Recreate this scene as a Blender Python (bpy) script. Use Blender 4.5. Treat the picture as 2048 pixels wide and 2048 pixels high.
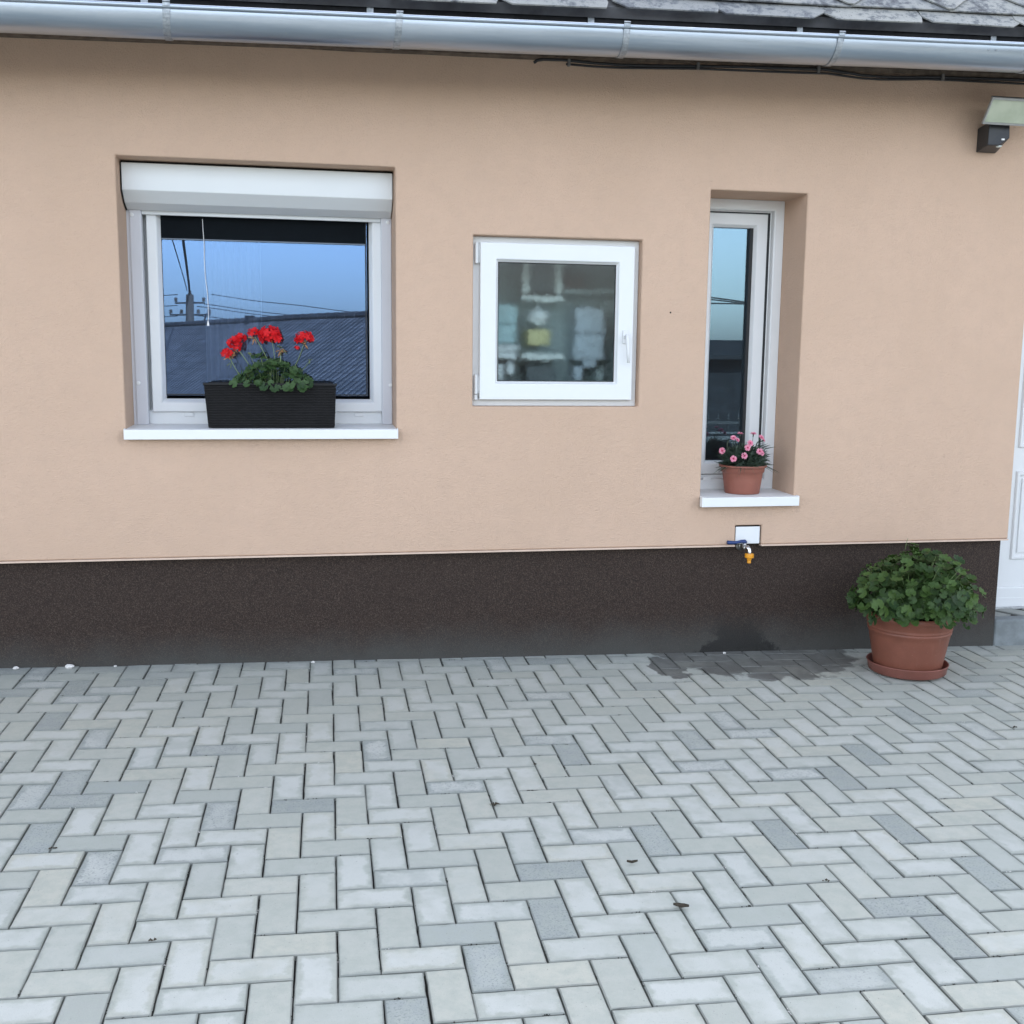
import bpy, bmesh, math, random
from mathutils import Vector, Matrix, Euler
R_ = math.radians
for o in list(bpy.data.objects): bpy.data.objects.remove(o)
scene = bpy.context.scene
COL = scene.collection

# ------------------------------------------------------------------ camera
CAM = Vector((0.0, -4.831, 1.46))
RIGHT = Vector((0.9826901, -0.18495612, 0.0105547))
DOWN = Vector((-0.01582345, -0.14056372, -0.98994518))
FWD = Vector((0.18458003, 0.97264232, -0.14105722))
cd = bpy.data.cameras.new('camera'); cam = bpy.data.objects.new('camera', cd); COL.objects.link(cam)
m = Matrix.Identity(4)
for i in range(3):
    m[i][0] = RIGHT[i]; m[i][1] = -DOWN[i]; m[i][2] = -FWD[i]; m[i][3] = CAM[i]
cam.matrix_world = m
cd.sensor_width = 36; cd.sensor_height = 36; cd.sensor_fit = 'AUTO'
cd.lens = 36 * 2147.08 / 2048
cd.clip_start = 0.05; cd.clip_end = 1500
scene.camera = cam

# ------------------------------------------------------------------ sky + sun (sun stands behind the house, the yard is in its shade)
SUN_EL, SUN_AZ = R_(33), R_(14)
world = bpy.data.worlds.new('World'); scene.world = world; world.use_nodes = True
wn = world.node_tree.nodes; wl = world.node_tree.links; wn.clear()
wo = wn.new('ShaderNodeOutputWorld'); bg = wn.new('ShaderNodeBackground'); sky = wn.new('ShaderNodeTexSky')
sky.sky_type = 'NISHITA'; sky.sun_disc = False; sky.sun_elevation = SUN_EL; sky.sun_rotation = SUN_AZ
sky.altitude = 120; sky.air_density = 1.0; sky.dust_density = 2.5; sky.ozone_density = 2.0
hs = wn.new('ShaderNodeHueSaturation'); hs.inputs['Saturation'].default_value = 0.45
wl.new(sky.outputs[0], hs.inputs['Color']); wl.new(hs.outputs[0], bg.inputs[0]); wl.new(bg.outputs[0], wo.inputs[0])
bg.inputs[1].default_value = 0.15
sd = bpy.data.lights.new('sun', 'SUN'); sd.energy = 2.6; sd.angle = R_(0.53); sd.color = (1.0, 0.94, 0.86)
sun = bpy.data.objects.new('sun', sd); COL.objects.link(sun)
sv = Vector((math.sin(SUN_AZ) * math.cos(SUN_EL), math.cos(SUN_AZ) * math.cos(SUN_EL), math.sin(SUN_EL)))
sun.rotation_euler = sv.to_track_quat('Z', 'Y').to_euler(); sun.location = (3, 9, 12)
vs = scene.view_settings
scene.display_settings.display_device = 'sRGB'
vs.view_transform = 'Standard'; vs.look = 'None'; vs.gamma = 1; vs.use_curve_mapping = False
vs.exposure = 2.32
scene.render.engine = 'CYCLES'
try:
    scene.cycles.use_denoising = True; scene.cycles.max_bounces = 10; scene.cycles.transparent_max_bounces = 12
    scene.cycles.sample_clamp_indirect = 6
except Exception: pass

# ------------------------------------------------------------------ helpers
class MB:
    def __init__(s): s.v = []; s.f = []; s.uv = None
    def add(s, vs_, fs_):
        b = len(s.v); s.v += [tuple(p) for p in vs_]; s.f += [tuple(i + b for i in f) for f in fs_]; return s
    def box(s, x0, x1, y0, y1, z0, z1):
        return s.add([(x0,y0,z0),(x1,y0,z0),(x1,y1,z0),(x0,y1,z0),(x0,y0,z1),(x1,y0,z1),(x1,y1,z1),(x0,y1,z1)],
                     [(3,2,1,0),(4,5,6,7),(0,1,5,4),(1,2,6,5),(2,3,7,6),(3,0,4,7)])
    def ring(s, x0, x1, z0, z1, prof):
        # rectangular mitred ring in the xz plane; prof = closed loop of (inset, y)
        n = len(prof); vs_ = []
        for ins, y in prof:
            vs_ += [(x0+ins,y,z0+ins),(x1-ins,y,z0+ins),(x1-ins,y,z1-ins),(x0+ins,y,z1-ins)]
        fs_ = []
        for k in range(n):
            a, b = k*4, ((k+1) % n)*4
            for c in range(4):
                d = (c+1) % 4
                fs_.append((a+c, a+d, b+d, b+c))
        return s.add(vs_, fs_)
    def extrude_x(s, prof, x0, x1):
        n = len(prof)
        vs_ = [(x0,y,z) for y,z in prof] + [(x1,y,z) for y,z in prof]
        fs_ = [(k,(k+1)%n,(k+1)%n+n,k+n) for k in range(n)] + [tuple(range(n))[::-1], tuple(range(n,2*n))]
        return s.add(vs_, fs_)
    def tube(s, pts, r, n=8, cap=True):
        pts = [Vector(p) for p in pts]; rs = r if isinstance(r, (list, tuple)) else [r]*len(pts)
        vs_ = []; up = None
        for i, p in enumerate(pts):
            t = (pts[min(i+1, len(pts)-1)] - pts[max(i-1, 0)]).normalized()
            if up is None: up = Vector((0,0,1)) if abs(t.z) < .9 else Vector((1,0,0))
            a = t.cross(up).normalized(); b = a.cross(t).normalized(); up = b
            for k in range(n):
                an = 2*math.pi*k/n; vs_.append(p + (a*math.cos(an) + b*math.sin(an))*rs[i])
        fs_ = [(i*n+k, i*n+(k+1)%n, (i+1)*n+(k+1)%n, (i+1)*n+k) for i in range(len(pts)-1) for k in range(n)]
        if cap: fs_ += [tuple(range(n))[::-1], tuple((len(pts)-1)*n+k for k in range(n))]
        return s.add(vs_, fs_)
    def lathe(s, prof, n=48, c=(0,0,0), wob=0):
        vs_ = []
        for r, z in prof:
            for k in range(n):
                a = 2*math.pi*k/n; vs_.append((c[0]+r*math.cos(a), c[1]+r*math.sin(a), c[2]+z))
        fs_ = [(i*n+k, i*n+(k+1)%n, (i+1)*n+(k+1)%n, (i+1)*n+k) for i in range(len(prof)-1) for k in range(n)]
        if prof[0][0] > 1e-6: fs_.append(tuple(range(n))[::-1])
        if prof[-1][0] > 1e-6: fs_.append(tuple((len(prof)-1)*n+k for k in range(n)))
        return s.add(vs_, fs_)
    def mesh(s, name, mat=None, smooth=False):
        me = bpy.data.meshes.new(name); me.from_pydata(s.v, [], s.f)
        if s.uv:
            ul = me.uv_layers.new(name='UVMap')
            for lp in me.loops: ul.data[lp.index].uv = s.uv[lp.vertex_index]
        if mat: me.materials.append(mat)
        if smooth: me.polygons.foreach_set('use_smooth', [True]*len(me.polygons))
        me.update(); return me
    def build(s, name, mat, parent=None, smooth=False, bevel=0, seg=2, fix=True):
        me = s.mesh(name, mat, smooth)
        if fix:
            bm = bmesh.new(); bm.from_mesh(me); bmesh.ops.recalc_face_normals(bm, faces=bm.faces); bm.to_mesh(me); bm.free()
        o = bpy.data.objects.new(name, me); COL.objects.link(o)
        if parent:
            o.parent = parent; o.location = -wloc(parent)
        if bevel:
            b = o.modifiers.new('bevel', 'BEVEL'); b.width = bevel; b.segments = seg; b.limit_method = 'ANGLE'; b.angle_limit = R_(35)
        return o
def wloc(o):
    v = Vector(o.location)
    while o.parent: o = o.parent; v += Vector(o.location)
    return v
def empty(name, loc, label=None, cat=None, group=None, parent=None):
    o = bpy.data.objects.new(name, None); COL.objects.link(o); o.empty_display_size = .05
    if parent: o.parent = parent; o.location = Vector(loc) - wloc(parent)
    else: o.location = loc
    if label: tag(o, label, cat, group)
    return o
def tag(o, label=None, cat=None, group=None, kind=None):
    if label: o['label'] = label
    if cat: o['category'] = cat
    if group: o['group'] = group
    if kind: o['kind'] = kind
    return o

# ------------------------------------------------------------------ materials
class NT:
    def __init__(s, name):
        s.m = bpy.data.materials.new(name); s.m.use_nodes = True; s.t = s.m.node_tree; s.n = s.t.nodes; s.l = s.t.links
        s.b = s.n.get('Principled BSDF'); s.out = s.n.get('Material Output')
        s._pos = None
    def new(s, t, **kw):
        n = s.n.new(t)
        for k, v in kw.items(): setattr(n, k, v)
        return n
    def link(s, a, b): s.l.new(a, b)
    def put(s, sock, v):
        if hasattr(v, 'is_output') or isinstance(v, bpy.types.NodeSocket): s.l.new(v, sock)
        elif isinstance(v, (tuple, list)) and len(v) == 3 and sock.type == 'RGBA': sock.default_value = (*v, 1)
        else: sock.default_value = v
    def pos(s):
        if s._pos is None: s._pos = s.new('ShaderNodeNewGeometry').outputs['Position']
        return s._pos
    def objco(s): return s.new('ShaderNodeTexCoord').outputs['Object']
    def noise(s, scale, detail=3, rough=.5, vec=None, dist=0):
        n = s.new('ShaderNodeTexNoise'); n.inputs['Scale'].default_value = scale; n.inputs['Detail'].default_value = detail
        n.inputs['Roughness'].default_value = rough; n.inputs['Distortion'].default_value = dist
        s.link(vec if vec is not None else s.pos(), n.inputs['Vector']); return n.outputs['Fac']
    def voro(s, scale, vec=None, feature='F1'):
        n = s.new('ShaderNodeTexVoronoi'); n.feature = feature; n.inputs['Scale'].default_value = scale
        s.link(vec if vec is not None else s.pos(), n.inputs['Vector']); return n
    def math(s, op, a, b=0.0, c=0.0, clamp=False):
        n = s.new('ShaderNodeMath', operation=op); n.use_clamp = clamp
        s.put(n.inputs[0], a); s.put(n.inputs[1], b); s.put(n.inputs[2], c); return n.outputs[0]
    def mapr(s, v, a, b, c=0.0, d=1.0, smooth=True):
        n = s.new('ShaderNodeMapRange'); n.interpolation_type = 'SMOOTHSTEP' if smooth else 'LINEAR'
        s.put(n.inputs[0], v); n.inputs[1].default_value = a; n.inputs[2].default_value = b; n.inputs[3].default_value = c; n.inputs[4].default_value = d
        return n.outputs[0]
    def mix(s, f, a, b, blend='MIX'):
        n = s.new('ShaderNodeMix'); n.data_type = 'RGBA'; n.blend_type = blend
        s.put(n.inputs[0], f); s.put(n.inputs[6], a); s.put(n.inputs[7], b); return n.outputs[2]
    def ramp(s, f, stops):
        n = s.new('ShaderNodeValToRGB'); e = n.color_ramp.elements
        while len(e) < len(stops): e.new(.5)
        for k, (p, c) in enumerate(stops): e[k].position = p; e[k].color = (*c, 1)
        s.link(f, n.inputs[0]); return n.outputs[0]
    def xyz(s, v):
        n = s.new('ShaderNodeSeparateXYZ'); s.link(v, n.inputs[0]); return n.outputs
    def bump(s, h, strength=.3, dist=.002, prev=None):
        n = s.new('ShaderNodeBump'); n.inputs['Strength'].default_value = strength; n.inputs['Distance'].default_value = dist
        s.put(n.inputs['Height'], h)
        if prev is not None: s.link(prev, n.inputs['Normal'])
        s.link(n.outputs[0], s.b.inputs['Normal']); return n.outputs[0]
    def set(s, color=None, rough=None, metal=None, spec=None):
        if color is not None: s.put(s.b.inputs['Base Color'], color)
        if rough is not None: s.put(s.b.inputs['Roughness'], rough)
        if metal is not None: s.b.inputs['Metallic'].default_value = metal
        if spec is not None: s.b.inputs['Specular IOR Level'].default_value = spec
        return s
M = {}
def plain(name, col, rough=.5, metal=0, spec=.5, var=.06, scale=30, bump=0, bscale=200):
    t = NT(name)
    f = t.noise(scale, 4, .6)
    c = t.mix(t.mapr(f, .3, .7), tuple(x*(1-var) for x in col), tuple(min(1, x*(1+var)) for x in col))
    t.set(c, rough, metal, spec)
    if bump: t.bump(t.noise(bscale, 3), bump, .001)
    M[name] = t.m; return t.m

def mk_plaster():
    t = NT('plaster')
    big = t.noise(1.3, 3, .6); mid = t.noise(14, 4, .65); fine = t.noise(420, 2, .6); worm = t.noise(95, 3, .55, dist=1.2)
    c = t.mix(t.mapr(big, .3, .7), (0.550, 0.389, 0.285), (0.584, 0.413, 0.306))
    c = t.mix(t.math('MULTIPLY', t.mapr(mid, .35, .75), .5), c, (0.527, 0.377, 0.283))
    c = t.mix(t.mapr(fine, .62, .8, 0, .35), c, (0.439, 0.320, 0.251))
    c = t.mix(t.mapr(fine, .38, .22, 0, .35), c, (0.633, 0.456, 0.358))
    c = t.mix(t.mapr(worm, .60, .72, 0, .10), c, (0.422, 0.307, 0.232))
    # faint rain streaks
    st = t.new('ShaderNodeMapping'); st.inputs['Scale'].default_value = (22, 1, 1.4); t.link(t.pos(), st.inputs[0])
    sn = t.noise(1.0, 4, .65, st.outputs[0])
    c = t.mix(t.mapr(sn, .56, .8, 0, .14), c, (0.439, 0.333, 0.265))
    # grime washed off the ends of the sills
    x, y, z = t.xyz(t.pos()); gn = t.noise(34, 5, .7)
    for sx_, sz_, rx_, rz_ in ((1.812, .775, .030, .045), (2.330, .765, .022, .040), (-.792, 1.105, .020, .040), (.404, 1.105, .014, .035), (2.08, .735, .20, .035), (-.20, 1.075, .52, .030)):
        ax = t.math('DIVIDE', t.math('SUBTRACT', x, sx_), rx_); az = t.math('DIVIDE', t.math('SUBTRACT', z, sz_), rz_)
        dd = t.math('ADD', t.math('ADD', t.math('MULTIPLY', ax, ax), t.math('MULTIPLY', az, az)), t.math('MULTIPLY', t.math('SUBTRACT', gn, .5), 3.2))
        c = t.mix(t.mapr(dd, 1.1, -.6, 0, .30 if rx_ < .1 else .13), c, (.22, .17, .13))
    t.set(c, .92, 0, .2)
    vo = t.voro(240)
    h = t.math('ADD', t.math('MULTIPLY', vo.outputs['Distance'], .8), fine)
    b1 = t.bump(h, .45, .0025)
    b2 = t.bump(t.mapr(worm, .45, .68), .38, .0028, b1)
    t.bump(t.noise(30, 4, .6), .25, .004, b2)
    return t.m
M['plaster'] = mk_plaster()

def mk_plinth():
    t = NT('plinth')
    x, y, z = t.xyz(t.pos())
    v = t.voro(330); cell = v.outputs['Color']
    cs = t.new('ShaderNodeSeparateColor'); t.link(cell, cs.inputs[0])
    c = t.ramp(cs.outputs[0], [(0, (.015, .0095, .0072)), (.45, (.030, .0180, .013)), (.75, (.046, .028, .020)), (.92, (.062, .042, .031)), (1, (.080, .058, .044))])
    # dust splashed up from the paving, with a ragged upper limit
    d = t.math('ADD', z, t.math('MULTIPLY', t.noise(6, 5, .65), -.16))
    f = t.mapr(d, .19, -.06, 0, .85)
    c = t.mix(f, c, (.062, .063, .058))
    # wet stain below the tap: wide at the foot, ragged sides
    nz = t.math('MULTIPLY', t.math('SUBTRACT', t.noise(22, 6, .75), .5), .24)
    hw = t.mapr(z, .03, .11, .235, .135)
    e = t.math('SUBTRACT', t.math('ADD', t.math('ABSOLUTE', t.math('SUBTRACT', x, 2.065)), nz), hw)
    wet = t.math('MULTIPLY', t.mapr(e, .012, -.030), t.mapr(t.math('ADD', z, nz), .26, .14))
    c = t.mix(t.math('MULTIPLY', wet, t.mapr(z, .05, .24, .82, .40)), c, (.0055, .005, .0045))
    t.set(c, t.mapr(wet, 0, 1, .75, .45), 0, .35)
    t.bump(t.math('ADD', v.outputs['Distance'], t.noise(500, 2)), .7, .002)
    return t.m
M['plinth'] = mk_plinth()

def mk_paver(name, joined):
    t = NT(name)
    if joined:
        a = t.new('ShaderNodeAttribute', attribute_name='tone'); rnd = a.outputs['Fac']
    else:
        rnd = t.new('ShaderNodeObjectInfo').outputs['Random']
    w1 = t.new('ShaderNodeTexWhiteNoise', noise_dimensions='1D'); t.link(rnd, w1.inputs['W'])
    cs = t.new('ShaderNodeSeparateColor'); t.link(w1.outputs['Color'], cs.inputs[0])
    r1, r2, r3 = cs.outputs[0], cs.outputs[1], cs.outputs[2]
    uv = t.new('ShaderNodeUVMap'); u, v, _ = t.xyz(uv.outputs[0])
    x, y, z = t.xyz(t.pos())
    base = t.ramp(r1, [(0, (.262, .284, .272)), (.08, (.285, .305, .290)), (.14, (.380, .390, .346)), (.45, (.425, .430, .374)), (.8, (.448, .446, .380)), (1, (.468, .460, .386))])
    # each stone a little bluer or warmer
    base = t.mix(t.mapr(r3, 0, 1, 0, .55, False), base, (.345, .375, .355))
    off = t.new('ShaderNodeVectorMath', operation='ADD'); t.link(t.pos(), off.inputs[0])
    cx = t.new('ShaderNodeCombineXYZ'); t.link(t.math('MULTIPLY', r2, 30), cx.inputs[2]); t.link(cx.outputs[0], off.inputs[1])
    P = off.outputs[0]
    mid = t.noise(22, 6, .68, P); lowm = t.noise(9, 3, .6, P)
    base = t.mix(t.mapr(mid, .36, .66, 0, .60), base, (0.337, 0.360, 0.316))
    # bloom: pale middle with a soft ragged outline, darker rim, stronger on some stones
    e0 = t.math('MINIMUM', t.math('SUBTRACT', .0975, t.math('ABSOLUTE', u)), t.math('SUBTRACT', .0475, t.math('ABSOLUTE', v)))
    e = t.math('ADD', e0, t.math('MULTIPLY', t.math('SUBTRACT', t.noise(24, 5, .65, P), .5), .055))
    pf = t.math('MULTIPLY', t.mapr(e, .008, .022), t.mapr(r2, .15, .75, 0, .85))
    base = t.mix(t.math('MULTIPLY', pf, t.mapr(lowm, .3, .6, .35, 1)), base, (.500, .512, .478))
    rim = t.math('MULTIPLY', t.mapr(e, .013, -.004), t.mapr(r3, .1, .9, .2, .85))
    base = t.mix(t.math('MULTIPLY', rim, .85), base, (0.278, 0.302, 0.269))
    sp = t.noise(480, 2, .7)
    base = t.mix(t.mapr(sp, .58, .74, 0, .45), base, (.17, .182, .182))
    base = t.mix(t.mapr(sp, .42, .26, 0, .35), base, (0.545, 0.540, 0.452))
    pit = t.noise(170, 2, .5)
    base = t.mix(t.mapr(pit, .70, .76, 0, .55), base, (.12, .125, .125))
    big = t.noise(1.1, 3, .6)
    base = t.mix(t.mapr(big, .42, .75, 0, .25), base, (0.366, 0.393, 0.355))
    # dirt lodged along the chamfered edges
    base = t.mix(t.mapr(e0, .0042, .0012, 0, .42), base, (.12, .122, .118))
    # darker band along the foot of the house, with a ragged limit
    ft = t.math('ADD', y, t.math('MULTIPLY', t.noise(9, 4, .7), .34))
    base = t.mix(t.mapr(ft, .04, .26, 0, .45), base, (.165, .175, .178))
    # water run out from under the tap
    nz = t.math('MULTIPLY', t.math('SUBTRACT', t.noise(6.0, 6, .62), .5), 2.3)
    nz2 = t.math('MULTIPLY', t.math('SUBTRACT', t.noise(16, 5, .6), .5), 2.6)
    ex = t.math('DIVIDE', t.math('SUBTRACT', x, 2.14), .50); ey = t.math('DIVIDE', t.math('ADD', y, .02), .40)
    dd = t.math('ADD', t.math('ADD', t.math('MULTIPLY', ex, ex), t.math('MULTIPLY', ey, ey)), nz)
    wet = t.mapr(dd, 1.0, .84)
    ex2 = t.math('DIVIDE', t.math('SUBTRACT', x, 1.63), .085); ey2 = t.math('DIVIDE', t.math('ADD', y, .19), .17)
    d2 = t.math('ADD', t.math('ADD', t.math('MULTIPLY', ex2, ex2), t.math('MULTIPLY', ey2, ey2)), nz2)
    wet = t.math('MAXIMUM', wet, t.mapr(d2, .95, .86))
    base = t.mix(t.math('MULTIPLY', wet, t.mapr(lowm, .3, .65, .62, .90)), base, (.105, .103, .096))
    dk = t.mapr(r1, .11, .07); base = t.mix(t.math('MULTIPLY', dk, t.mapr(pit, .52, .66, 0, .45)), base, (.17, .19, .19))
    t.set(base, t.mapr(wet, 0, 1, .84, .5), 0, .35)
    b1 = t.bump(sp, .45, .0015); t.bump(mid, .30, .003, b1)
    return t.m
M['paver'] = mk_paver('paver', False); M['paver_joined'] = mk_paver('paver_joined', True)

def mk_slate():
    t = NT('slate')
    oi = t.new('ShaderNodeObjectInfo').outputs['Random']
    p = t.new('ShaderNodeVectorMath', operation='ADD'); t.link(t.pos(), p.inputs[0])
    cx = t.new('ShaderNodeCombineXYZ'); t.link(t.math('MULTIPLY', oi, 40), cx.inputs[0]); t.link(cx.outputs[0], p.inputs[1])
    a = t.noise(6, 8, .72, p.outputs[0]); b = t.noise(30, 5, .7, p.outputs[0])
    f = t.math('ADD', a, t.math('MULTIPLY', t.math('SUBTRACT', b, .5), .6))
    c = t.ramp(f, [(0, (0.039, 0.038, 0.039)), (.36, (0.078, 0.078, 0.081)), (.45, (0.169, 0.176, 0.180)), (.52, (0.299, 0.299, 0.280)), (.75, (0.364, 0.358, 0.332)), (1, (0.274, 0.267, 0.247))])
    c = t.mix(t.mapr(t.noise(130, 3, .6, p.outputs[0]), .62, .7, 0, .8), c, (0.033, 0.031, 0.029))
    c = t.mix(t.math('MULTIPLY', oi, .32), c, (0.130, 0.143, 0.169))
    t.set(c, .85, 0, .3); t.bump(f, .5, .004); return t.m
M['slate'] = mk_slate()

def mk_zinc():
    t = NT('zinc')
    st = t.new('ShaderNodeMapping'); st.inputs['Scale'].default_value = (.7, 14, 14); t.link(t.pos(), st.inputs[0])
    n = t.noise(2.0, 4, .6, st.outputs[0]); n2 = t.noise(60, 3, .6)
    c = t.mix(t.mapr(n, .3, .7), (.36, .42, .49), (.46, .51, .57))
    c = t.mix(t.mapr(n2, .60, .74, 0, .35), c, (.45, .47, .48))
    t.set(c, t.mapr(n, .3, .75, .30, .46), 1, .5); t.bump(t.noise(5, 2), .12, .006); return t.m
M['zinc'] = mk_zinc()
def mk_zinc2():
    t = NT('zinc_strap'); n = t.noise(70, 4, .65)
    t.set(t.mix(t.mapr(n, .35, .7), (.30, .33, .36), (.46, .49, .52)), .5, .85); t.bump(n, .2, .001); return t.m
M['zinc_strap'] = mk_zinc2()

def mk_white(name, col=(.71, .72, .72), rough=.32):
    t = NT(name)
    n = t.noise(4, 5, .6); n2 = t.noise(90, 4, .7)
    c = t.mix(t.mapr(n, .45, .8, 0, .25), col, tuple(x*.93 for x in col))
    c = t.mix(t.mapr(n2, .66, .8, 0, .30), c, (.55, .53, .50))
    t.set(c, t.mapr(n, .3, .7, rough, rough + .12), 0, .35); return t.m
M['white'] = mk_white('white_plastic')
M['white_metal'] = mk_white('white_metal', (.73, .735, .73), .4)
M['guide'] = mk_white('guide_rail', (.57, .575, .605), .42)
M['shutter_white'] = mk_white('shutter_white', (.67, .69, .69), .45)

def mk_glass(name, refl, tint, bumpy=0.0, coat=(.94, .97, 1)):
    t = NT(name); t.n.remove(t.b)
    tr = t.new('ShaderNodeBsdfTransparent'); tr.inputs[0].default_value = (*tint, 1)
    gl = t.new('ShaderNodeBsdfGlossy'); gl.inputs['Roughness'].default_value = 0.004; gl.inputs['Color'].default_value = (*coat, 1)
    if bumpy:
        bm_ = t.new('ShaderNodeBump'); bm_.inputs['Strength'].default_value = .5; bm_.inputs['Distance'].default_value = bumpy
        t.link(t.noise(1.6, 1, .4), bm_.inputs['Height']); t.link(bm_.outputs[0], gl.inputs['Normal'])
    fr = t.new('ShaderNodeFresnel'); fr.inputs[0].default_value = 1.45
    f = t.math('ADD', t.math('MULTIPLY', fr.outputs[0], 1.6), refl, clamp=True)
    # dried rain streaks on the outside of the pane
    mx = t.new('ShaderNodeMixShader'); t.link(f, mx.inputs[0]); t.link(tr.outputs[0], mx.inputs[1]); t.link(gl.outputs[0], mx.inputs[2])
    df = t.new('ShaderNodeBsdfDiffuse'); df.inputs[0].default_value = (.6, .62, .64, 1)
    st = t.new('ShaderNodeMapping'); st.inputs['Scale'].default_value = (60, 1, 1.6); t.link(t.pos(), st.inputs[0])
    sf = t.mapr(t.noise(1, 3, .6, st.outputs[0]), .66, .86, .018, .085)
    m2 = t.new('ShaderNodeMixShader'); t.link(sf, m2.inputs[0]); t.link(mx.outputs[0], m2.inputs[1]); t.link(df.outputs[0], m2.inputs[2])
    t.link(m2.outputs[0], t.out.inputs[0]); return t.m
M['glass_a'] = mk_glass('glass_blue', .11, (.62, .66, .70), .0010, (.34, .57, 1.0))
M['glass_c'] = mk_glass('glass_clear', .11, (.62, .66, .68), .0004, (.53, .80, 1.0))
def mk_frost():
    t = NT('glass_patterned'); t.n.remove(t.b)
    rf = t.new('ShaderNodeBsdfRefraction'); rf.inputs['IOR'].default_value = 1.10; rf.inputs['Roughness'].default_value = .52
    rf.inputs['Color'].default_value = (.90, .98, .98, 1)
    bm_ = t.new('ShaderNodeBump'); bm_.inputs['Strength'].default_value = .6; bm_.inputs['Distance'].default_value = .030
    t.link(t.noise(15, 3, .5), bm_.inputs['Height']); t.link(bm_.outputs[0], rf.inputs['Normal'])
    gl = t.new('ShaderNodeBsdfGlossy'); gl.inputs['Roughness'].default_value = .12
    mx = t.new('ShaderNodeMixShader'); mx.inputs[0].default_value = .035
    t.link(rf.outputs[0], mx.inputs[1]); t.link(gl.outputs[0], mx.inputs[2]); t.link(mx.outputs[0], t.out.inputs[0]); return t.m
M['glass_b'] = mk_frost()

def mk_leaf(name, dark, light, edge):
    t = NT(name)
    oi = t.new('ShaderNodeObjectInfo').outputs['Random']
    uv = t.new('ShaderNodeUVMap'); u, v, _ = t.xyz(uv.outputs[0])
    r = t.math('SQRT', t.math('ADD', t.math('MULTIPLY', u, u), t.math('MULTIPLY', v, v)))
    c = t.mix(oi, dark, light)
    ang = t.math('ARCTAN2', v, u); vein = t.math('ABSOLUTE', t.math('SINE', t.math('MULTIPLY', ang, 3.5)))
    c = t.mix(t.math('MULTIPLY', t.mapr(vein, .14, .02), .45), c, edge)
    c = t.mix(t.math('MULTIPLY', t.mapr(r, .80, 1.0), .30), c, edge)
    c = t.mix(t.mapr(t.noise(60, 3), .45, .75, 0, .4), c, tuple(x*.6 for x in dark))
    t.set(c, .55, 0, .35)
    tl = t.new('ShaderNodeBsdfTranslucent'); t.put(tl.inputs[0], t.mix(.5, c, (.10, .20, .03)))
    mx = t.new('ShaderNodeMixShader'); mx.inputs[0].default_value = .18
    t.link(t.b.outputs[0], mx.inputs[1]); t.link(tl.outputs[0], mx.inputs[2]); t.link(mx.outputs[0], t.out.inputs[0])
    t.bump(vein, .3, .002); return t.m
M['leaf_big'] = mk_leaf('geranium_leaf', (.016, .042, .011), (.070, .128, .028), (.10, .165, .05))
M['leaf_box'] = mk_leaf('geranium_leaf_box', (.018, .048, .015), (.065, .125, .038), (.10, .175, .065))
M['blade'] = mk_leaf('carnation_leaf', (.040, .062, .045), (.085, .115, .085), (.12, .16, .12))
def mk_petal(name, a, b, c2=None):
    t = NT(name); uv = t.new('ShaderNodeUVMap'); u, v, _ = t.xyz(uv.outputs[0])
    n = t.noise(70, 3)
    c = t.mix(t.mapr(n, .35, .7), a, b)
    if c2: c = t.mix(t.mapr(u, .45, .15), c, c2)
    t.set(c, .55, 0, .3)
    tl = t.new('ShaderNodeBsdfTranslucent'); t.put(tl.inputs[0], c)
    mx = t.new('ShaderNodeMixShader'); mx.inputs[0].default_value = .25
    t.link(t.b.outputs[0], mx.inputs[1]); t.link(tl.outputs[0], mx.inputs[2]); t.link(mx.outputs[0], t.out.inputs[0]); return t.m
M['red_petal'] = mk_petal('red_petal', (.60, .006, .012), (.76, .014, .018))
M['pink_petal'] = mk_petal('pink_petal', (.82, .28, .40), (.86, .42, .52), (.62, .05, .16))
plain('stem', (.16, .22, .09), .55); plain('bud', (.10, .13, .05), .6); plain('dry_bud', (.34, .17, .07), .7, var=.4, scale=90)
plain('soil', (.020, .016, .012), .95, bump=.6, bscale=90)

def mk_terracotta(name, col):
    t = NT(name)
    n = t.noise(7, 5, .65); x, y, z = t.xyz(t.pos())
    c = t.mix(t.mapr(n, .3, .72), tuple(k*.86 for k in col), tuple(min(1, k*1.1) for k in col))
    st = t.new('ShaderNodeMapping'); st.inputs['Scale'].default_value = (30, 30, 3); t.link(t.pos(), st.inputs[0])
    c = t.mix(t.mapr(t.noise(1, 4, .65, st.outputs[0]), .60, .80, 0, .28), c, (.34, .22, .18))
    c = t.mix(t.mapr(t.noise(160, 3), .66, .75, 0, .35), c, (.36, .27, .23))
    t.set(c, t.mapr(n, .3, .7, .42, .58), 0, .4); t.bump(t.noise(300, 2), .08, .001); return t.m
M['terracotta'] = mk_terracotta('pot_plastic', (.205, .072, .045))
M['terracotta2'] = mk_terracotta('small_pot_plastic', (.27, .098, .068))
M['saucer'] = mk_terracotta('saucer_plastic', (.22, .082, .062))
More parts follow.
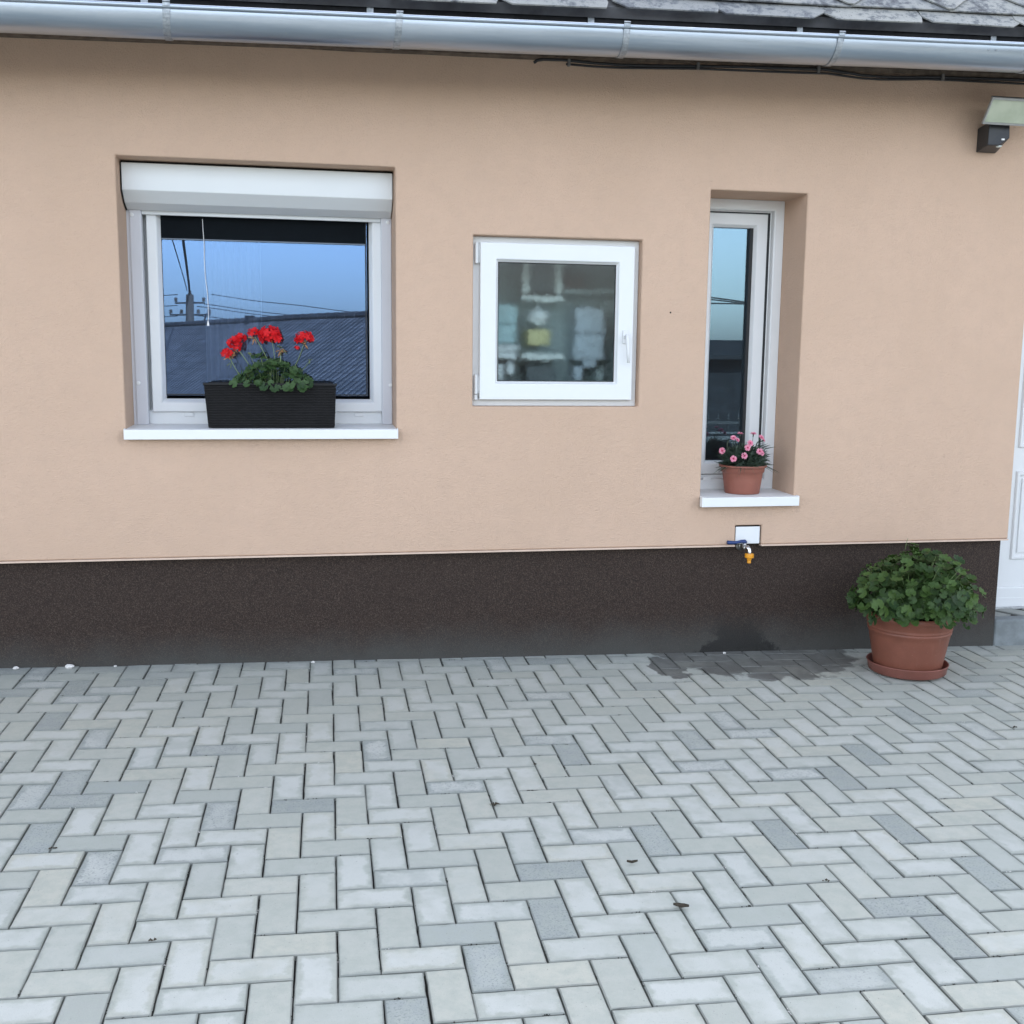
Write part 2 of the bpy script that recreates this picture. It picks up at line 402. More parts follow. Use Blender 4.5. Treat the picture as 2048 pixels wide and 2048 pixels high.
def mk_rattan():
    t = NT('rattan'); uv = t.new('ShaderNodeUVMap')
    br = t.new('ShaderNodeTexBrick'); br.offset = .5
    br.inputs['Scale'].default_value = 1; br.inputs['Mortar Size'].default_value = .0011; br.inputs['Mortar Smooth'].default_value = 1
    br.inputs['Brick Width'].default_value = .019; br.inputs['Row Height'].default_value = .0072
    br.inputs['Color1'].default_value = (.009, .0085, .0088, 1); br.inputs['Color2'].default_value = (.015, .014, .0145, 1); br.inputs['Mortar'].default_value = (.003, .003, .003, 1)
    t.link(uv.outputs[0], br.inputs['Vector'])
    u, v, _ = t.xyz(uv.outputs[0])
    wob = t.math('ABSOLUTE', t.math('SINE', t.math('MULTIPLY', v, math.pi/.0072)))
    c = t.mix(t.mapr(t.noise(7, 4), .4, .75, 0, .35), br.outputs['Color'], (.018, .017, .0175))
    t.set(c, .6, 0, .2)
    b1 = t.bump(t.math('SUBTRACT', 1.0, br.outputs['Fac']), .9, .003); t.bump(wob, .7, .002, b1); return t.m
M['rattan'] = mk_rattan()
plain('black_plastic', (.010, .010, .011), .5, spec=.25); plain('black_gap', (.008, .008, .008), .9)
plain('dark_wood', (.12, .092, .07), .85, var=.35, scale=22, bump=.5, bscale=40)
plain('fascia', (.012, .013, .016), .8, var=.3)
plain('roof_sheet', (.13, .13, .135), .9, var=.3, scale=6)
plain('bed', (.030, .028, .025), .95, var=.4, scale=60, bump=.7, bscale=300)
plain('concrete', (.19, .21, .215), .85, var=.16, scale=14, bump=.4, bscale=260)
plain('mortar', (.42, .43, .43), .9, var=.2, scale=40, bump=.4)
plain('drip', (.62, .47, .37), .85)
plain('cable', (.018, .018, .020), .6); plain('clip', (.13, .125, .12), .6)
plain('screen', (.006, .008, .010), .9, spec=.08); plain('screen_bar', (.12, .15, .19), .5)
plain('cord', (.85, .85, .85), .7)
plain('interior', (.10, .11, .12), .9); plain('interior_floor', (.10, .07, .05), .7)
plain('curtain', (.30, .32, .36), .9)
plain('rubber_and_shade', (.012, .013, .014), .6)  # also colours the shaded bead side of the narrow window
plain('chrome', (.70, .70, .70), .18, 1); plain('brass_nickel', (.42, .41, .39), .35, 1)
plain('blue_lever', (.010, .035, .14), .35); plain('yellow_plastic', (.72, .30, .015), .38)
plain('lamp_body', (.020, .022, .026), .45); plain('lamp_rim', (.36, .36, .35), .45, .4)
plain('towel_white', (.74, .80, .81), .95, scale=40, var=.15); plain('towel_teal', (.42, .60, .63), .95, scale=40, var=.15)
plain('towel_grey', (.46, .54, .60), .95, scale=40, var=.15); plain('box_yellow', (.52, .50, .26), .7); plain('shelf_white', (.62, .68, .66), .5)
plain('jar_brown', (.10, .055, .045), .5); plain('shelf_back', (.40, .48, .48), .8); plain('dark_box', (.09, .11, .115), .6)
plain('asphalt', (.09, .095, .09), .95, var=.25, scale=3)
plain('bark', (.12, .10, .085), .9); plain('iron', (.03, .032, .035), .5); plain('pale_paint', (.10, .105, .11), .7)
plain('shed_wall', (.022, .024, .028), .95, var=.2, scale=4, spec=.05); plain('far_wall', (.42, .40, .36), .9)
plain('dry_leaf', (.045, .035, .022), .9, var=.4, scale=200); plain('joint_moss', (.030, .030, .022), .95, var=.4, scale=300)
plain('pebble', (.62, .60, .57), .9)
plain('hole', (.02, .018, .016), 1)
def mk_floodglass():
    t = NT('flood_glass'); x, y, z = t.xyz(t.pos())
    n = t.noise(9, 3, .5)
    t.set(t.mix(t.mapr(n, .35, .7), (.40, .44, .33), (.50, .54, .42)), .12, 0, .6)
    t.bump(t.noise(60, 2), .1, .002); return t.m
M['flood_glass'] = mk_floodglass()
def mk_rooftile():
    t = NT('roof_tiles'); uv = t.new('ShaderNodeUVMap'); u, v, _ = t.xyz(uv.outputs[0])
    su = t.math('ABSOLUTE', t.math('SINE', t.math('MULTIPLY', u, math.pi/.26)))
    fv = t.math('FRACT', t.math('DIVIDE', v, .33))
    c = t.mix(t.mapr(t.noise(2, 4), .3, .7), (.10, .092, .09), (.19, .17, .165))
    c = t.mix(t.mapr(fv, .16, .0, 0, .6), c, (.02, .018, .018))
    t.set(c, .7, 0, .4); b1 = t.bump(su, 1, .06); t.bump(fv, .8, .05, b1); return t.m
M['roof_tiles'] = mk_rooftile()

# ------------------------------------------------------------------ ground: terrain that falls away behind the camera, and the paved yard
gb = MB(); nx, ny = 26, 40
xs = [-300 + 600*(i/nx) for i in range(nx+1)]
ys = [-400, -200, -120, -80, -60, -45, -35, -28, -22, -18, -15, -13, -11, -9, 12, 40, 120, 300]
def gz(y): 
    t = min(1, max(0, (-y - 10)/18)); t = t*t*(3-2*t); return -.42 - 2.6*t
gb.v = [(x, y, gz(y)) for y in ys for x in xs]
gb.f = [(j*(nx+1)+i, j*(nx+1)+i+1, (j+1)*(nx+1)+i+1, (j+1)*(nx+1)+i) for j in range(len(ys)-1) for i in range(nx)]
tag(gb.build('ground', M['asphalt'], smooth=True), kind='structure')

LO = Vector((.35586, -1.88775, .04006)); LX = Vector((.99967, -.016955, -.0193)).normalized()
LZ = LX.cross(Vector((.01726, .99973, .01578))).normalized(); LY = LZ.cross(LX)
LM = Matrix.Identity(4)
for i in range(3): LM[i][0] = LX[i]; LM[i][1] = LY[i]; LM[i][2] = LZ[i]; LM[i][3] = LO[i]
yb = MB(); yb.box(-5.6, 7.4, -7.0, 2.12, -.30, -.016)
yard = bpy.data.objects.new('paved_yard', yb.mesh('paved_yard', M['bed'])); COL.objects.link(yard); yard.matrix_world = LM
tag(yard, kind='structure')
def paver_geo(L=.1962, W=.0962, H=.05, ch=.0026, nl=1, nw=1, rr=None, jit=0.0):
    def outline(a, b):
        pts = [(-a+2*a*k/nl, -b) for k in range(nl)] + [(a, -b+2*b*k/nw) for k in range(nw)] + [(a-2*a*k/nl, b) for k in range(nl)] + [(-a, b-2*b*k/nw) for k in range(nw)]
        return pts
    a, b = L/2, W/2; o1 = outline(a, b); o2 = outline(a-ch, b-ch); n = len(o1)
    def j(p, s):
        if not rr: return p
        d = rr.gauss(0, jit*s) - (abs(rr.gauss(0, jit*3)) if rr.random() < .06 else 0)
        l = math.hypot(*p); return (p[0]*(1+d/l), p[1]*(1+d/l))
    o2 = [j(p, 1) for p in o2]; o1j = [j(p, .6) for p in o1]
    vs_ = [(x, y, -H) for x, y in o1] + [(x, y, -ch) for x, y in o1j] + [(x, y, 0) for x, y in o2]
    fs_ = []
    for k in range(n):
        q = (k+1) % n; fs_ += [(k, q, q+n, k+n), (k+n, q+n, q+2*n, k+2*n)]
    fs_.append(tuple(range(2*n, 3*n))); return vs_, fs_
pv, pf = paver_geo(); pm = []; pd = []
for k in range(10):
    rr = random.Random(k+50); q = MB(); q.v, q.f = paver_geo(nl=8, nw=4, rr=rr, jit=.00055); q.uv = [(x, y) for x, y, z in q.v]
    pd.append((q.v, q.f)); pm.append(q.mesh('paver', M['paver']))
def project(P):
    d = P - CAM; zc = d.dot(FWD)
    if zc < .1: return None
    return (1024 + 2147*d.dot(RIGHT)/zc, 1024 + 2147*d.dot(DOWN)/zc, zc)
rp = random.Random(11); stones = []
for j in range(-66, 21):
    for i in range(-52, 72):
        k = (i - j) % 4
        if k == 0: c = ((i+1)*.1, (j+.5)*.1, 0.0)
        elif k == 3: c = ((i+.5)*.1, (j+1)*.1, math.pi/2)
        else: continue
        w = LM @ Vector((c[0], c[1], 0)); pr = project(w)
        if w.y > .14: continue
        inside = pr and -40 < pr[0] < 2090 and 1200 < pr[1] < 2120
        stones.append((c, pr[2] if inside else 99))
stones.sort(key=lambda t_: t_[1])
jb = MB(); tones = []; juv = []
for n, (c, d_) in enumerate(stones):
    dz = rp.uniform(-.0016, .0010); rz = c[2] + rp.gauss(0, .0065) + (math.pi if rp.random() < .5 else 0)
    tx, ty = rp.gauss(0, .004), rp.gauss(0, .004)
    T = Matrix.Translation((c[0]+rp.gauss(0, .0007), c[1]+rp.gauss(0, .0007), dz)) @ Euler((tx, ty, rz)).to_matrix().to_4x4()
    if n < 300 and d_ < 99:
        o = bpy.data.objects.new('paver', pm[rp.randrange(10)]); COL.objects.link(o); o.parent = yard; o.matrix_local = T
    else:
        gv, gf = pd[rp.randrange(10)] if d_ < 99 else (pv, pf)
        b = len(jb.v); jb.v += [tuple(T @ Vector(p)) for p in gv]; jb.f += [tuple(q+b for q in f) for f in gf]
        juv += [(p[0], p[1]) for p in gv]; tn = rp.random(); tones += [tn]*len(gv)
jb.uv = juv
jm = jb.mesh('far_pavers', M['paver_joined']); at = jm.attributes.new('tone', 'FLOAT', 'POINT'); at.data.foreach_set('value', tones)
jo = bpy.data.objects.new('far_pavers', jm); COL.objects.link(jo); jo.parent = yard; tag(jo, kind='stuff')
# sand, moss and grit caught in the joints
rj = random.Random(31)
def grit(name, mat, n, s0, s1, zr):
    q = MB(); vis = [c for c, d_ in stones if d_ < 99]
    for k in range(n):
        c = vis[rj.randrange(len(vis))]; lx = .1*rj.choice((-1, 1)); ly = rj.uniform(-.05, .05)
        if rj.random() < .6: lx, ly = rj.uniform(-.1, .1), .05*rj.choice((-1, 1))
        for m_ in range(rj.choice((1, 1, 2, 4, 7))):
            t_ = rj.gauss(0, .007); px, py = (lx + t_, ly + rj.gauss(0, .0012)) if abs(ly) == .05 else (lx + rj.gauss(0, .0012), ly + t_)
            ca, sa = math.cos(c[2]), math.sin(c[2]); X, Y = c[0] + px*ca - py*sa, c[1] + px*sa + py*ca; z = rj.uniform(*zr); s_ = rj.uniform(s0, s1)
            vs_ = [(X+s_*math.cos(a+k)*rj.uniform(.6,1.2), Y+s_*math.sin(a+k)*rj.uniform(.6,1.2), z) for a in (0, 1.57, 3.14, 4.71)] + [(X, Y, z+s_*.55), (X, Y, z-s_)]
            q.add(vs_, [(0,1,4),(1,2,4),(2,3,4),(3,0,4),(1,0,5),(2,1,5),(3,2,5),(0,3,5)])
    o = bpy.data.objects.new(name, q.mesh(name, mat)); COL.objects.link(o); o.parent = yard; tag(o, kind='stuff')
grit('joint_moss', M['joint_moss'], 900, .0012, .0032, (-.004, -.0005))
grit('pale_grit', M['pebble'], 70, .0010, .0024, (-.001, .001))

# ------------------------------------------------------------------ the house
house = empty('house', (0, 0, 0), 'beige plastered house front with dark brown plinth and grey slate eaves', 'house')
def wall_open(x0, x1, z0, z1, y0, y1, ops):
    xs_ = sorted({x0, x1, *[a for o in ops for a in o[:2]]}); zs_ = sorted({z0, z1, *[a for o in ops for a in o[2:4]]})
    q = MB(); idx = {}
    def vid(x, y, z):
        k = (round(x, 5), round(y, 5), round(z, 5))
        if k not in idx: idx[k] = len(q.v); q.v.append(k)
        return idx[k]
    def hole(i, j):
        if i < 0 or j < 0 or i >= len(xs_)-1 or j >= len(zs_)-1: return True
        cx, cz = (xs_[i]+xs_[i+1])/2, (zs_[j]+zs_[j+1])/2
        return any(o[0] < cx < o[1] and o[2] < cz < o[3] for o in ops)
    for i in range(len(xs_)-1):
        for j in range(len(zs_)-1):
            if hole(i, j): continue
            a, b, c, d = xs_[i], xs_[i+1], zs_[j], zs_[j+1]
            q.f.append((vid(a,y0,c), vid(b,y0,c), vid(b,y0,d), vid(a,y0,d)))
            q.f.append((vid(b,y1,c), vid(a,y1,c), vid(a,y1,d), vid(b,y1,d)))
            if hole(i-1, j): q.f.append((vid(a,y1,c), vid(a,y0,c), vid(a,y0,d), vid(a,y1,d)))
            if hole(i+1, j): q.f.append((vid(b,y0,c), vid(b,y1,c), vid(b,y1,d), vid(b,y0,d)))
            if hole(i, j-1): q.f.append((vid(a,y1,c), vid(b,y1,c), vid(b,y0,c), vid(a,y0,c)))
            if hole(i, j+1): q.f.append((vid(a,y0,d), vid(b,y0,d), vid(b,y1,d), vid(a,y1,d)))
    return q
W1 = (-.771, .385, 1.136, 2.2785); W2 = (.7297, 1.5115, 1.246, 2.004); W3 = (1.832, 2.308, .806, 2.2395)
PL = (2.016, 2.1515, .50, .6755); DR = (3.489, 4.56, .0, 2.25)
ops = [W1, W2, W3, (PL[0], PL[1], .581, PL[3]), (DR[0], DR[1], .581, DR[3])]
wq = wall_open(-7, 8, .581, 3.02, 0, .38, ops)
wl_o = wq.build('wall', M['plaster'], house, bevel=.007, seg=3)
# thin plaster stop bead along the lower edge
MB().box(-7, PL[0], -.0035, .030, .573, .5805).build('drip_edge', M['drip'], house)
MB().box(PL[1], 3.489, -.0035, .030, .573, .5805).build('drip_edge', M['drip'], house)
pq = MB(); pq.box(-7, 3.476, .035, .38, -.5, .579)
pq.build('plinth', M['plinth'], house, bevel=.006)
MB().box(4.56, 8, .035, .38, -.5, .579).build('plinth', M['plinth'], house)
# the rest of the shell: keeps the sun out and the rooms dark
sh = MB(); sh.box(-7, -6.7, .38, 8, -.5, 3.0); sh.box(7.7, 8, .38, 8, -.5, 3.0); sh.box(-7, 8, 7.7, 8, -.5, 2.99)
sh.build('rear_wall', M['plaster'], house)
il = MB(); il.box(-6.7, 7.7, .385, 7.7, -.02, .0); il.build('room_floor', M['interior_floor'], house)
il = MB(); il.box(-6.7, 7.7, .385, 7.7, 2.70, 2.75); il.box(-6.7, 7.7, 3.4, 3.5, 0, 2.7); il.box(.52, .60, .385, 3.4, 0, 2.7); il.box(1.66, 1.74, .385, 3.4, 0, 2.7)
il.build('room_wall', M['interior'], house)

# ---------------- eaves: everything follows the slight fall of the old roof
def ez(x): return 2.749 + .0234*(x - .797)
PITCH = R_(45); CP, SP = math.cos(PITCH), math.sin(PITCH)
def RP(u, s, n): return (u, -.425 + s*CP - n*SP, ez(u) + .084 + s*SP + n*CP)
roof = empty('roof', (0, -.2, 2.9), parent=house)
rq = MB()
for (u0, u1) in [(-7.4, 8.4)]:
    top = 5.6
    a = [RP(u0,.05,-.004), RP(u1,.05,-.004), RP(u1,top,-.004), RP(u0,top,-.004)]
    b = [RP(u0,.05,-.05), RP(u1,.05,-.05), RP(u1,top,-.05), RP(u0,top,-.05)]
    rq.add(a+b, [(0,1,2,3),(7,6,5,4),(0,4,5,1),(2,6,7,3),(1,5,6,2),(3,7,4,0)])
    ry, rz_ = a[3][1], a[3][2]
    a = [(u0,ry,a[3][2]),(u1,ry,a[2][2]),(u1,ry+4.8,2.85),(u0,ry+4.8,2.75)]
    rq.add(a + [(p[0],p[1],p[2]-.05) for p in a], [(0,1,2,3),(7,6,5,4),(0,4,5,1),(2,6,7,3),(1,5,6,2),(3,7,4,0)])
rq.build('roof_sheet', M['roof_sheet'], roof)
for gx in (-6.95, 7.9):
    gq = MB(); gq.add([(gx,.0,2.9),(gx,8,2.9),(gx,ry,rz_-.08),(gx+.08,.0,2.9),(gx+.08,8,2.9),(gx+.08,ry,rz_-.08)], [(0,1,2),(5,4,3),(0,3,4,1),(1,4,5,2),(2,5,3,0)])
    gq.build('gable', M['plaster'], roof)

def slate_mesh(poly, th=.006, drop=.10):
    # poly in (u, s); the lower edge rides on the course below
    poly = [(u*1.068, s) for u, s in poly]
    smin = min(p[1] for p in poly); smax = max(p[1] for p in poly)
    n = len(poly); q = MB()
    def nn(s): return .014*(1 - (s-smin)/(smax-smin))
    loc = lambda u, s, h: (u, s*CP - h*SP, s*SP + h*CP)
    q.v = [loc(u, s, nn(s)+th) for u, s in poly] + [loc(u, s, nn(s)) for u, s in poly]
    q.f = [tuple(range(n)), tuple(range(2*n-1, n-1, -1))] + [(k, k+n, (k+1)%n+n, (k+1)%n) for k in range(n)]
    me = q.mesh('slate', M['slate']); bm = bmesh.new(); bm.from_mesh(me); bmesh.ops.recalc_face_normals(bm, faces=bm.faces); bm.to_mesh(me); bm.free(); return me
PU = .457
starter = [slate_mesh([(-.20,.012),(.15,0),(.215,.055),(.19,.22),(-.215,.22),(-.235,.06)]), slate_mesh([(-.17,0),(.19,.004),(.205,.05),(.205,.22),(-.21,.22),(-.22,.055)]),
           slate_mesh([(-.21,.006),(.17,.0),(.20,.10),(.20,.22),(-.21,.22)])]
second = [slate_mesh([(-.2135,0),(.2135,.001),(.2135,.26),(-.2135,.26)])]
diamond = [slate_mesh([(-.012,0),(.012,0),(.214,.205),(.208,.225),(.012,.43),(-.012,.43),(-.208,.225),(-.214,.205)]),
           slate_mesh([(-.016,.002),(.010,-.002),(.212,.207),(.206,.226),(.014,.43),(-.010,.43),(-.210,.223),(-.213,.204)])]
rs = random.Random(4)
def put_slate(me, u, s, n):
    o = bpy.data.objects.new('slate', me); COL.objects.link(o); o.parent = roof
    p = RP(u, s, n); o.location = Vector(p) - wloc(roof); o.rotation_euler = Euler((rs.gauss(0, .006), -math.atan(.0234) + rs.gauss(0, .006), rs.gauss(0, .006)))
U0 = 2.286
for k in range(-12, 8):
    put_slate(starter[rs.randrange(3)], U0 + .09 + k*PU + rs.gauss(0, .008), rs.gauss(0, .004), .002)
    put_slate(second[0], U0 + PU/2 + k*PU, .094 + rs.gauss(0, .002), .010)
for row in range(6):
    for k in range(-12, 8):
        put_slate(diamond[rs.randrange(2)], U0 + k*PU + (row % 2)*PU/2 + rs.gauss(0, .003), .099 + row*.2125 + rs.gauss(0, .003), .019 + .0005*row)
fq = MB()
def tiltbox(q, x0, x1, y0, y1, d0, d1):
    vs_ = []
    for d in (d0, d1):
        for x, y in ((x0,y0),(x1,y0),(x1,y1),(x0,y1)): vs_.append((x, y, ez(x)+d))
    q.add(vs_, [(3,2,1,0),(4,5,6,7),(0,1,5,4),(1,2,6,5),(2,3,7,6),(3,0,4,7)])
tiltbox(fq, -7.3, 8.3, -.340, -.318, -.03, .150); fq.build('fascia_board', M['fascia'], roof)
# rough wooden wall plate under the gutter, its lower edge uneven
wb = MB(); r5 = random.Random(9); X_ = [-7 + .25*i for i in range(61)]
for x in X_:
    zb = 2.729 + .0150*(x+1.19) + r5.uniform(-.006, .006)
    wb.v += [(x, -.046, zb), (x, -.0045, zb-.003), (x, -.0045, ez(x)+.011), (x, -.046, ez(x)+.011)]
wb.f = [(4*i+a, 4*i+4+a, 4*i+4+(a+1)%4, 4*i+(a+1)%4) for i in range(60) for a in range(4)] + [(0,1,2,3), (243,242,241,240)]
wb.build('wall_plate', M['dark_wood'], roof)
sq = MB(); tiltbox(sq, -7.3, 8.3, -.318, -.0005, .012, .034); sq.build('soffit_board', M['dark_wood'], roof)
# gutter
GY, GR = -.4344, .0856
gutter = empty('gutter', (0, GY, ez(0)), parent=house)
def gut_profile(r, a0=0, a1=180, n=24): return [(GY - r*math.cos(R_(a0+(a1-a0)*k/n)), -r*math.sin(R_(a0+(a1-a0)*k/n))) for k in range(n+1)]
gq = MB(); po = gut_profile(GR); pi_ = gut_profile(GR-.0022)[::-1]; pr_ = po + pi_; n = len(pr_)
gx = [-7.3 + .39*i for i in range(41)]; rg = random.Random(2)
for x in gx:
    wv = rg.uniform(-.0012, .0012)
    gq.v += [(x, y, ez(x)+z+wv) for y, z in pr_]
gq.f = [(i*n+a, (i+1)*n+a, (i+1)*n+(a+1)%n, i*n+(a+1)%n) for i in range(len(gx)-1) for a in range(n)] + [tuple(range(n)), tuple((len(gx)-1)*n+a for a in range(n))[::-1]]
gq.build('trough', M['zinc'], gutter, smooth=True).modifiers.new('es', 'EDGE_SPLIT').split_angle = R_(50)
MB().tube([(x, GY-GR-.003, ez(x)+.004) for x in gx], .0085, 10).build('bead', M['zinc'], gutter, smooth=True)
for x in (2.848, 2.882):
    a = R_(15); MB().tube([(x, GY-(GR-.001)*math.cos(a), ez(x)-(GR-.001)*math.sin(a)), (x, GY-(GR+.004)*math.cos(a), ez(x)-(GR+.004)*math.sin(a))], .004, 8).build('rivet', M['zinc_strap'], gutter)
for bx in (-2.28, -1.38, -.488, .362, 1.258, 2.170, 3.08, 3.98, 4.88):
    q = MB(); hw = .013; P0 = gut_profile(GR+.0035, -4, 182, 22); P1 = gut_profile(GR+.0010, -4, 182, 22)[::-1]
    pr2 = [(GY-GR-.014, .022), (GY-GR-.018, .018)] + P0 + [(GY+GR+.006, .04), (GY+GR+.002, .04)] + P1[:-1] + [(GY-GR-.0125, .004)]
    n2 = len(pr2); lean = rg.uniform(-.006, .006)
    for x in (bx-hw, bx+hw): q.v += [(x+lean*z/.09, y, ez(x)+z) for y, z in pr2]
    q.f = [(a, (a+1)%n2, (a+1)%n2+n2, a+n2) for a in range(n2)] + [tuple(range(n2))[::-1], tuple(range(n2, 2*n2))]
    q.build('bracket', M['zinc_strap'], gutter)
    MB().box(bx-.10-.013, bx-.10+.013, -.347, -.3405, ez(bx)+.03, ez(bx)+.15).build('bracket_tail', M['zinc_strap'], gutter)

# ------------------------------------------------------------------ windows
def kx(a, d): return a*(4.831+d)/4.866
def kz(a, d): return 1.46 + (a-1.46)*(4.831+d)/4.866
# --- wide window with roller shutter
w = empty('roller_shutter_window', (-.193, .25, 1.15), parent=house)
x0, x1, z0, z1 = W1
w['label'] = 'wide white window with roller shutter box above'
# sill: sheet metal, falls outward, folded lip
def sill(x0, x1, zb, zf, yb, yf, lip, parent):
    th = .003; q = MB()
    q.extrude_x([(yb, zb), (yf+.002, zf+.0012), (yf, zf-.001), (yf, zf-lip), (yf+.012, zf-lip), (yf+.012, zf-lip+th), (yf+th, zf-lip+th), (yf+th, zf-th), (yb, zb-th)], x0, x1)
    # turned-up ends
    for xe in (x0-.002, x1-.002):
        q.extrude_x([(yf, zf-lip), (yf, zf+.004), (yf+.03, zf+.006), (yf+.03, zf-lip)], xe, xe+.004)
    return q.build('sill', M['white_metal'], parent, bevel=.0012)
sill(x0-.002, x1+.003, 1.152, 1.144, .27, -.040, .041, w)
q = MB(); q.extrude_x([(.10,2.268),(.10,2.156),(.156,2.110),(.212,2.088),(.245,2.088),(.245,2.268)], x0+.006, x1-.004)
q.build('shutter_box', M['shutter_white'], w, bevel=.003)
q = MB(); q.extrude_x([(.0985,2.268),(.0985,2.150),(.156,2.106),(.212,2.084),(.245,2.088),(.245,2.268)], x0+.0032, x0+.0058)
q.build('box_gap_strip', M['black_plastic'], w)  # black strip drawn in the gap between box and left reveal
MB().box(x0+.004, x1-.004, .112, .25, 2.2685, 2.276).build('shadow_gap', M['black_gap'], w)  # black strip put in for the shade above the shutter box
for (xa, xb) in ((kx(-.730,.225), kx(-.681,.225)), (kx(.3245,.225), kx(.370,.225))):
    r_ = MB().box(xa, xb, .222, .262, 1.151, 2.09).build('guide_rail', M['guide'], w, bevel=.004)
    MB().box(xa-.012 if xa < 0 else xb, xa if xa < 0 else x1+.001, .228, .262, 1.151, 2.09).build('rail_filler', M['guide'], w)
for (sx, sz) in ((-.719, 2.045), (-.718, 1.341), (.354, 2.048), (.362, 1.338)):
    c = (kx(sx, .22), .222, kz(sz, .22)); MB().tube([(c[0], .2225, c[2]), (c[0], .218, c[2]), (c[0], .2165, c[2])], [.0085, .0085, .005], 14).build('screw_cap', M['white'], w, smooth=False)
ra, rb = kx(-.681,.235), kx(.3245,.235)
MB().box(ra+.001, rb-.001, .236, .250, kz(2.047,.24), 2.09).build('shutter_end_slat', M['shutter_white'], w, bevel=.003)
fr = MB(); fr.ring(x0+.001, x1-.001, 1.151, 2.262, [(0,.268),(.062,.268),(.062,.30),(.07,.305),(.07,.345),(0,.345)]); fr.build('frame', M['white'], w, bevel=.003)
sx0, sx1, sz0 = kx(-.664,.25), kx(.3285,.25), kz(1.2175,.25)
gx0, gx1, gz0 = kx(-.603,.29), kx(.2555,.29), kz(1.2945,.29); gz1 = 2.17
iw = gx0 - sx0
s_ = MB(); s_.ring(sx0, sx1, sz0, gz1+iw, [(0,.300),(0,.256),(.004,.252),(iw-.020,.252),(iw-.014,.256),(iw,.283),(iw,.300)]); s_.build('sash', M['white'], w, bevel=.0015)
MB().ring(gx0-.004, gx1+.004, gz0-.004, gz1, [(0,.284),(.0055,.2845),(.0055,.289),(0,.289)]).build('seal_and_shade', M['rubber_and_shade'], w)
MB().box(gx0-.006, gx1+.006, .2892, .294, gz0-.006, gz1).build('pane', M['glass_a'], w)
for cxp in (-.512, .222):
    c = kx(cxp, .266); MB().box(c-.021, c+.021, .262, .2682, kz(1.198,.266), kz(1.2135,.266)).build('drain_cap', M['white'], w, bevel=.0015)
# gauze screen half rolled down in front of the pane, with its pull cord
bz = kz(1.952, .282)
MB().box(gx0+.001, gx1-.001, .2815, .2830, bz, gz1).build('insect_screen', M['screen'], w)
MB().box(gx0+.001, gx1-.001, .279, .2838, bz-.005, bz+.0005).build('screen_bar', M['screen_bar'], w)
pts = [(-.432,2.036),(-.431,1.99),(-.428,1.93),(-.4295,1.86),(-.427,1.79),(-.421,1.73),(-.419,1.68),(-.418,1.63),(-.421,1.607)]
cp = [(kx(a,.275), .276, kz(b,.275)) for a, b in pts]
q = MB(); q.tube(cp, .0012, 6); e = cp[-1]; q.tube([(e[0], .276, e[2]+.002), (e[0], .276, e[2]-.012), (e[0], .276, e[2]-.020)], [.002, .005, .0055], 10); q.build('pull_cord', M['cord'], w)
cq = MB(); N = 60
for k in range(N+1):
    x = -.47 + .26*k/N; yy = .46 + .018*math.sin(k*.9) + .008*math.sin(k*2.3)
    cq.v += [(x, yy, .9), (x, yy, 2.4)]
cq.f = [(2*k, 2*k+2, 2*k+3, 2*k+1) for k in range(N)]
cu = cq.build('curtain', M['curtain'], None, smooth=True); cu.modifiers.new('s', 'SOLIDIFY').thickness = .002
tag(cu, 'thin pale curtain hanging behind the wide shuttered window', 'curtain')

# --- small square outward-opening window
w = empty('square_window', (1.12, .03, 1.25), parent=house); w['label'] = 'small square white casement with patterned glass'
x0, x1, z0, z1 = W2
MB().ring(x0+.0005, x1-.0005, z0+.0005, z1-.0005, [(0,.052),(.060,.050),(.060,.09),(0,.09)]).build('frame', M['white'], w, bevel=.003)
sa = (kx(.767,.015), kx(1.4875,.015), kz(1.275,.015), kz(1.9775,.015))
iw = .0735
MB().ring(*sa, [(0,.049),(0,.017),(.003,.014),(iw-.004,.014),(iw,.016),(iw+.002,.022),(iw+.010,.032),(iw+.010,.049)]).build('sash', M['white'], w, bevel=.0012)
for (a, b, c, d) in ((0,0,1,1),):
    pass
ga = (sa[0]+iw+.010, sa[1]-iw-.010, sa[2]+iw+.010, sa[3]-iw-.010)
MB().ring(ga[0]-.003, ga[1]+.003, ga[2]-.003, ga[3]+.003, [(0,.033),(.007,.0335),(.007,.037),(0,.037)]).build('seal_and_shade', M['rubber_and_shade'], w)
pq = MB(); pq.add([(ga[0]-.003,.038,ga[2]-.003),(ga[1]+.003,.038,ga[2]-.003),(ga[1]+.003,.038,ga[3]+.003),(ga[0]-.003,.038,ga[3]+.003)], [(0,1,2,3)])
pq.build('pane', M['glass_b'], w, fix=False)
for (za, zb) in ((1.884, 1.974), (1.300, 1.388)):
    xh = kx(.7505, .03)
    h = MB().tube([(xh,.034,kz(za,.03)),(xh,.034,kz(zb,.03))], .0085, 12).build('hinge', M['white'], w, smooth=False, bevel=.001)
    MB().box(xh-.006, xh+.02, .036, .049, kz(za,.03)+.004, kz(zb,.03)-.004).build('hinge_leaf', M['white'], w)
MB().tube([(kx(.7495,.03),.034,kz(1.275,.03)),(kx(.7495,.03),.034,kz(1.296,.03))], .009, 12).build('hinge', M['white'], w)
hx = kx(1.452, 0); hz_ = kz(1.566, 0)
MB().box(hx-.012, hx+.012, .003, .0145, hz_-.030, hz_+.032).build('handle_plate', M['white'], w, bevel=.004)
q = MB(); q.tube([(hx,.006,hz_), (hx,-.022,hz_)], .0085, 14); q.build('handle_neck', M['white'], w, smooth=True)
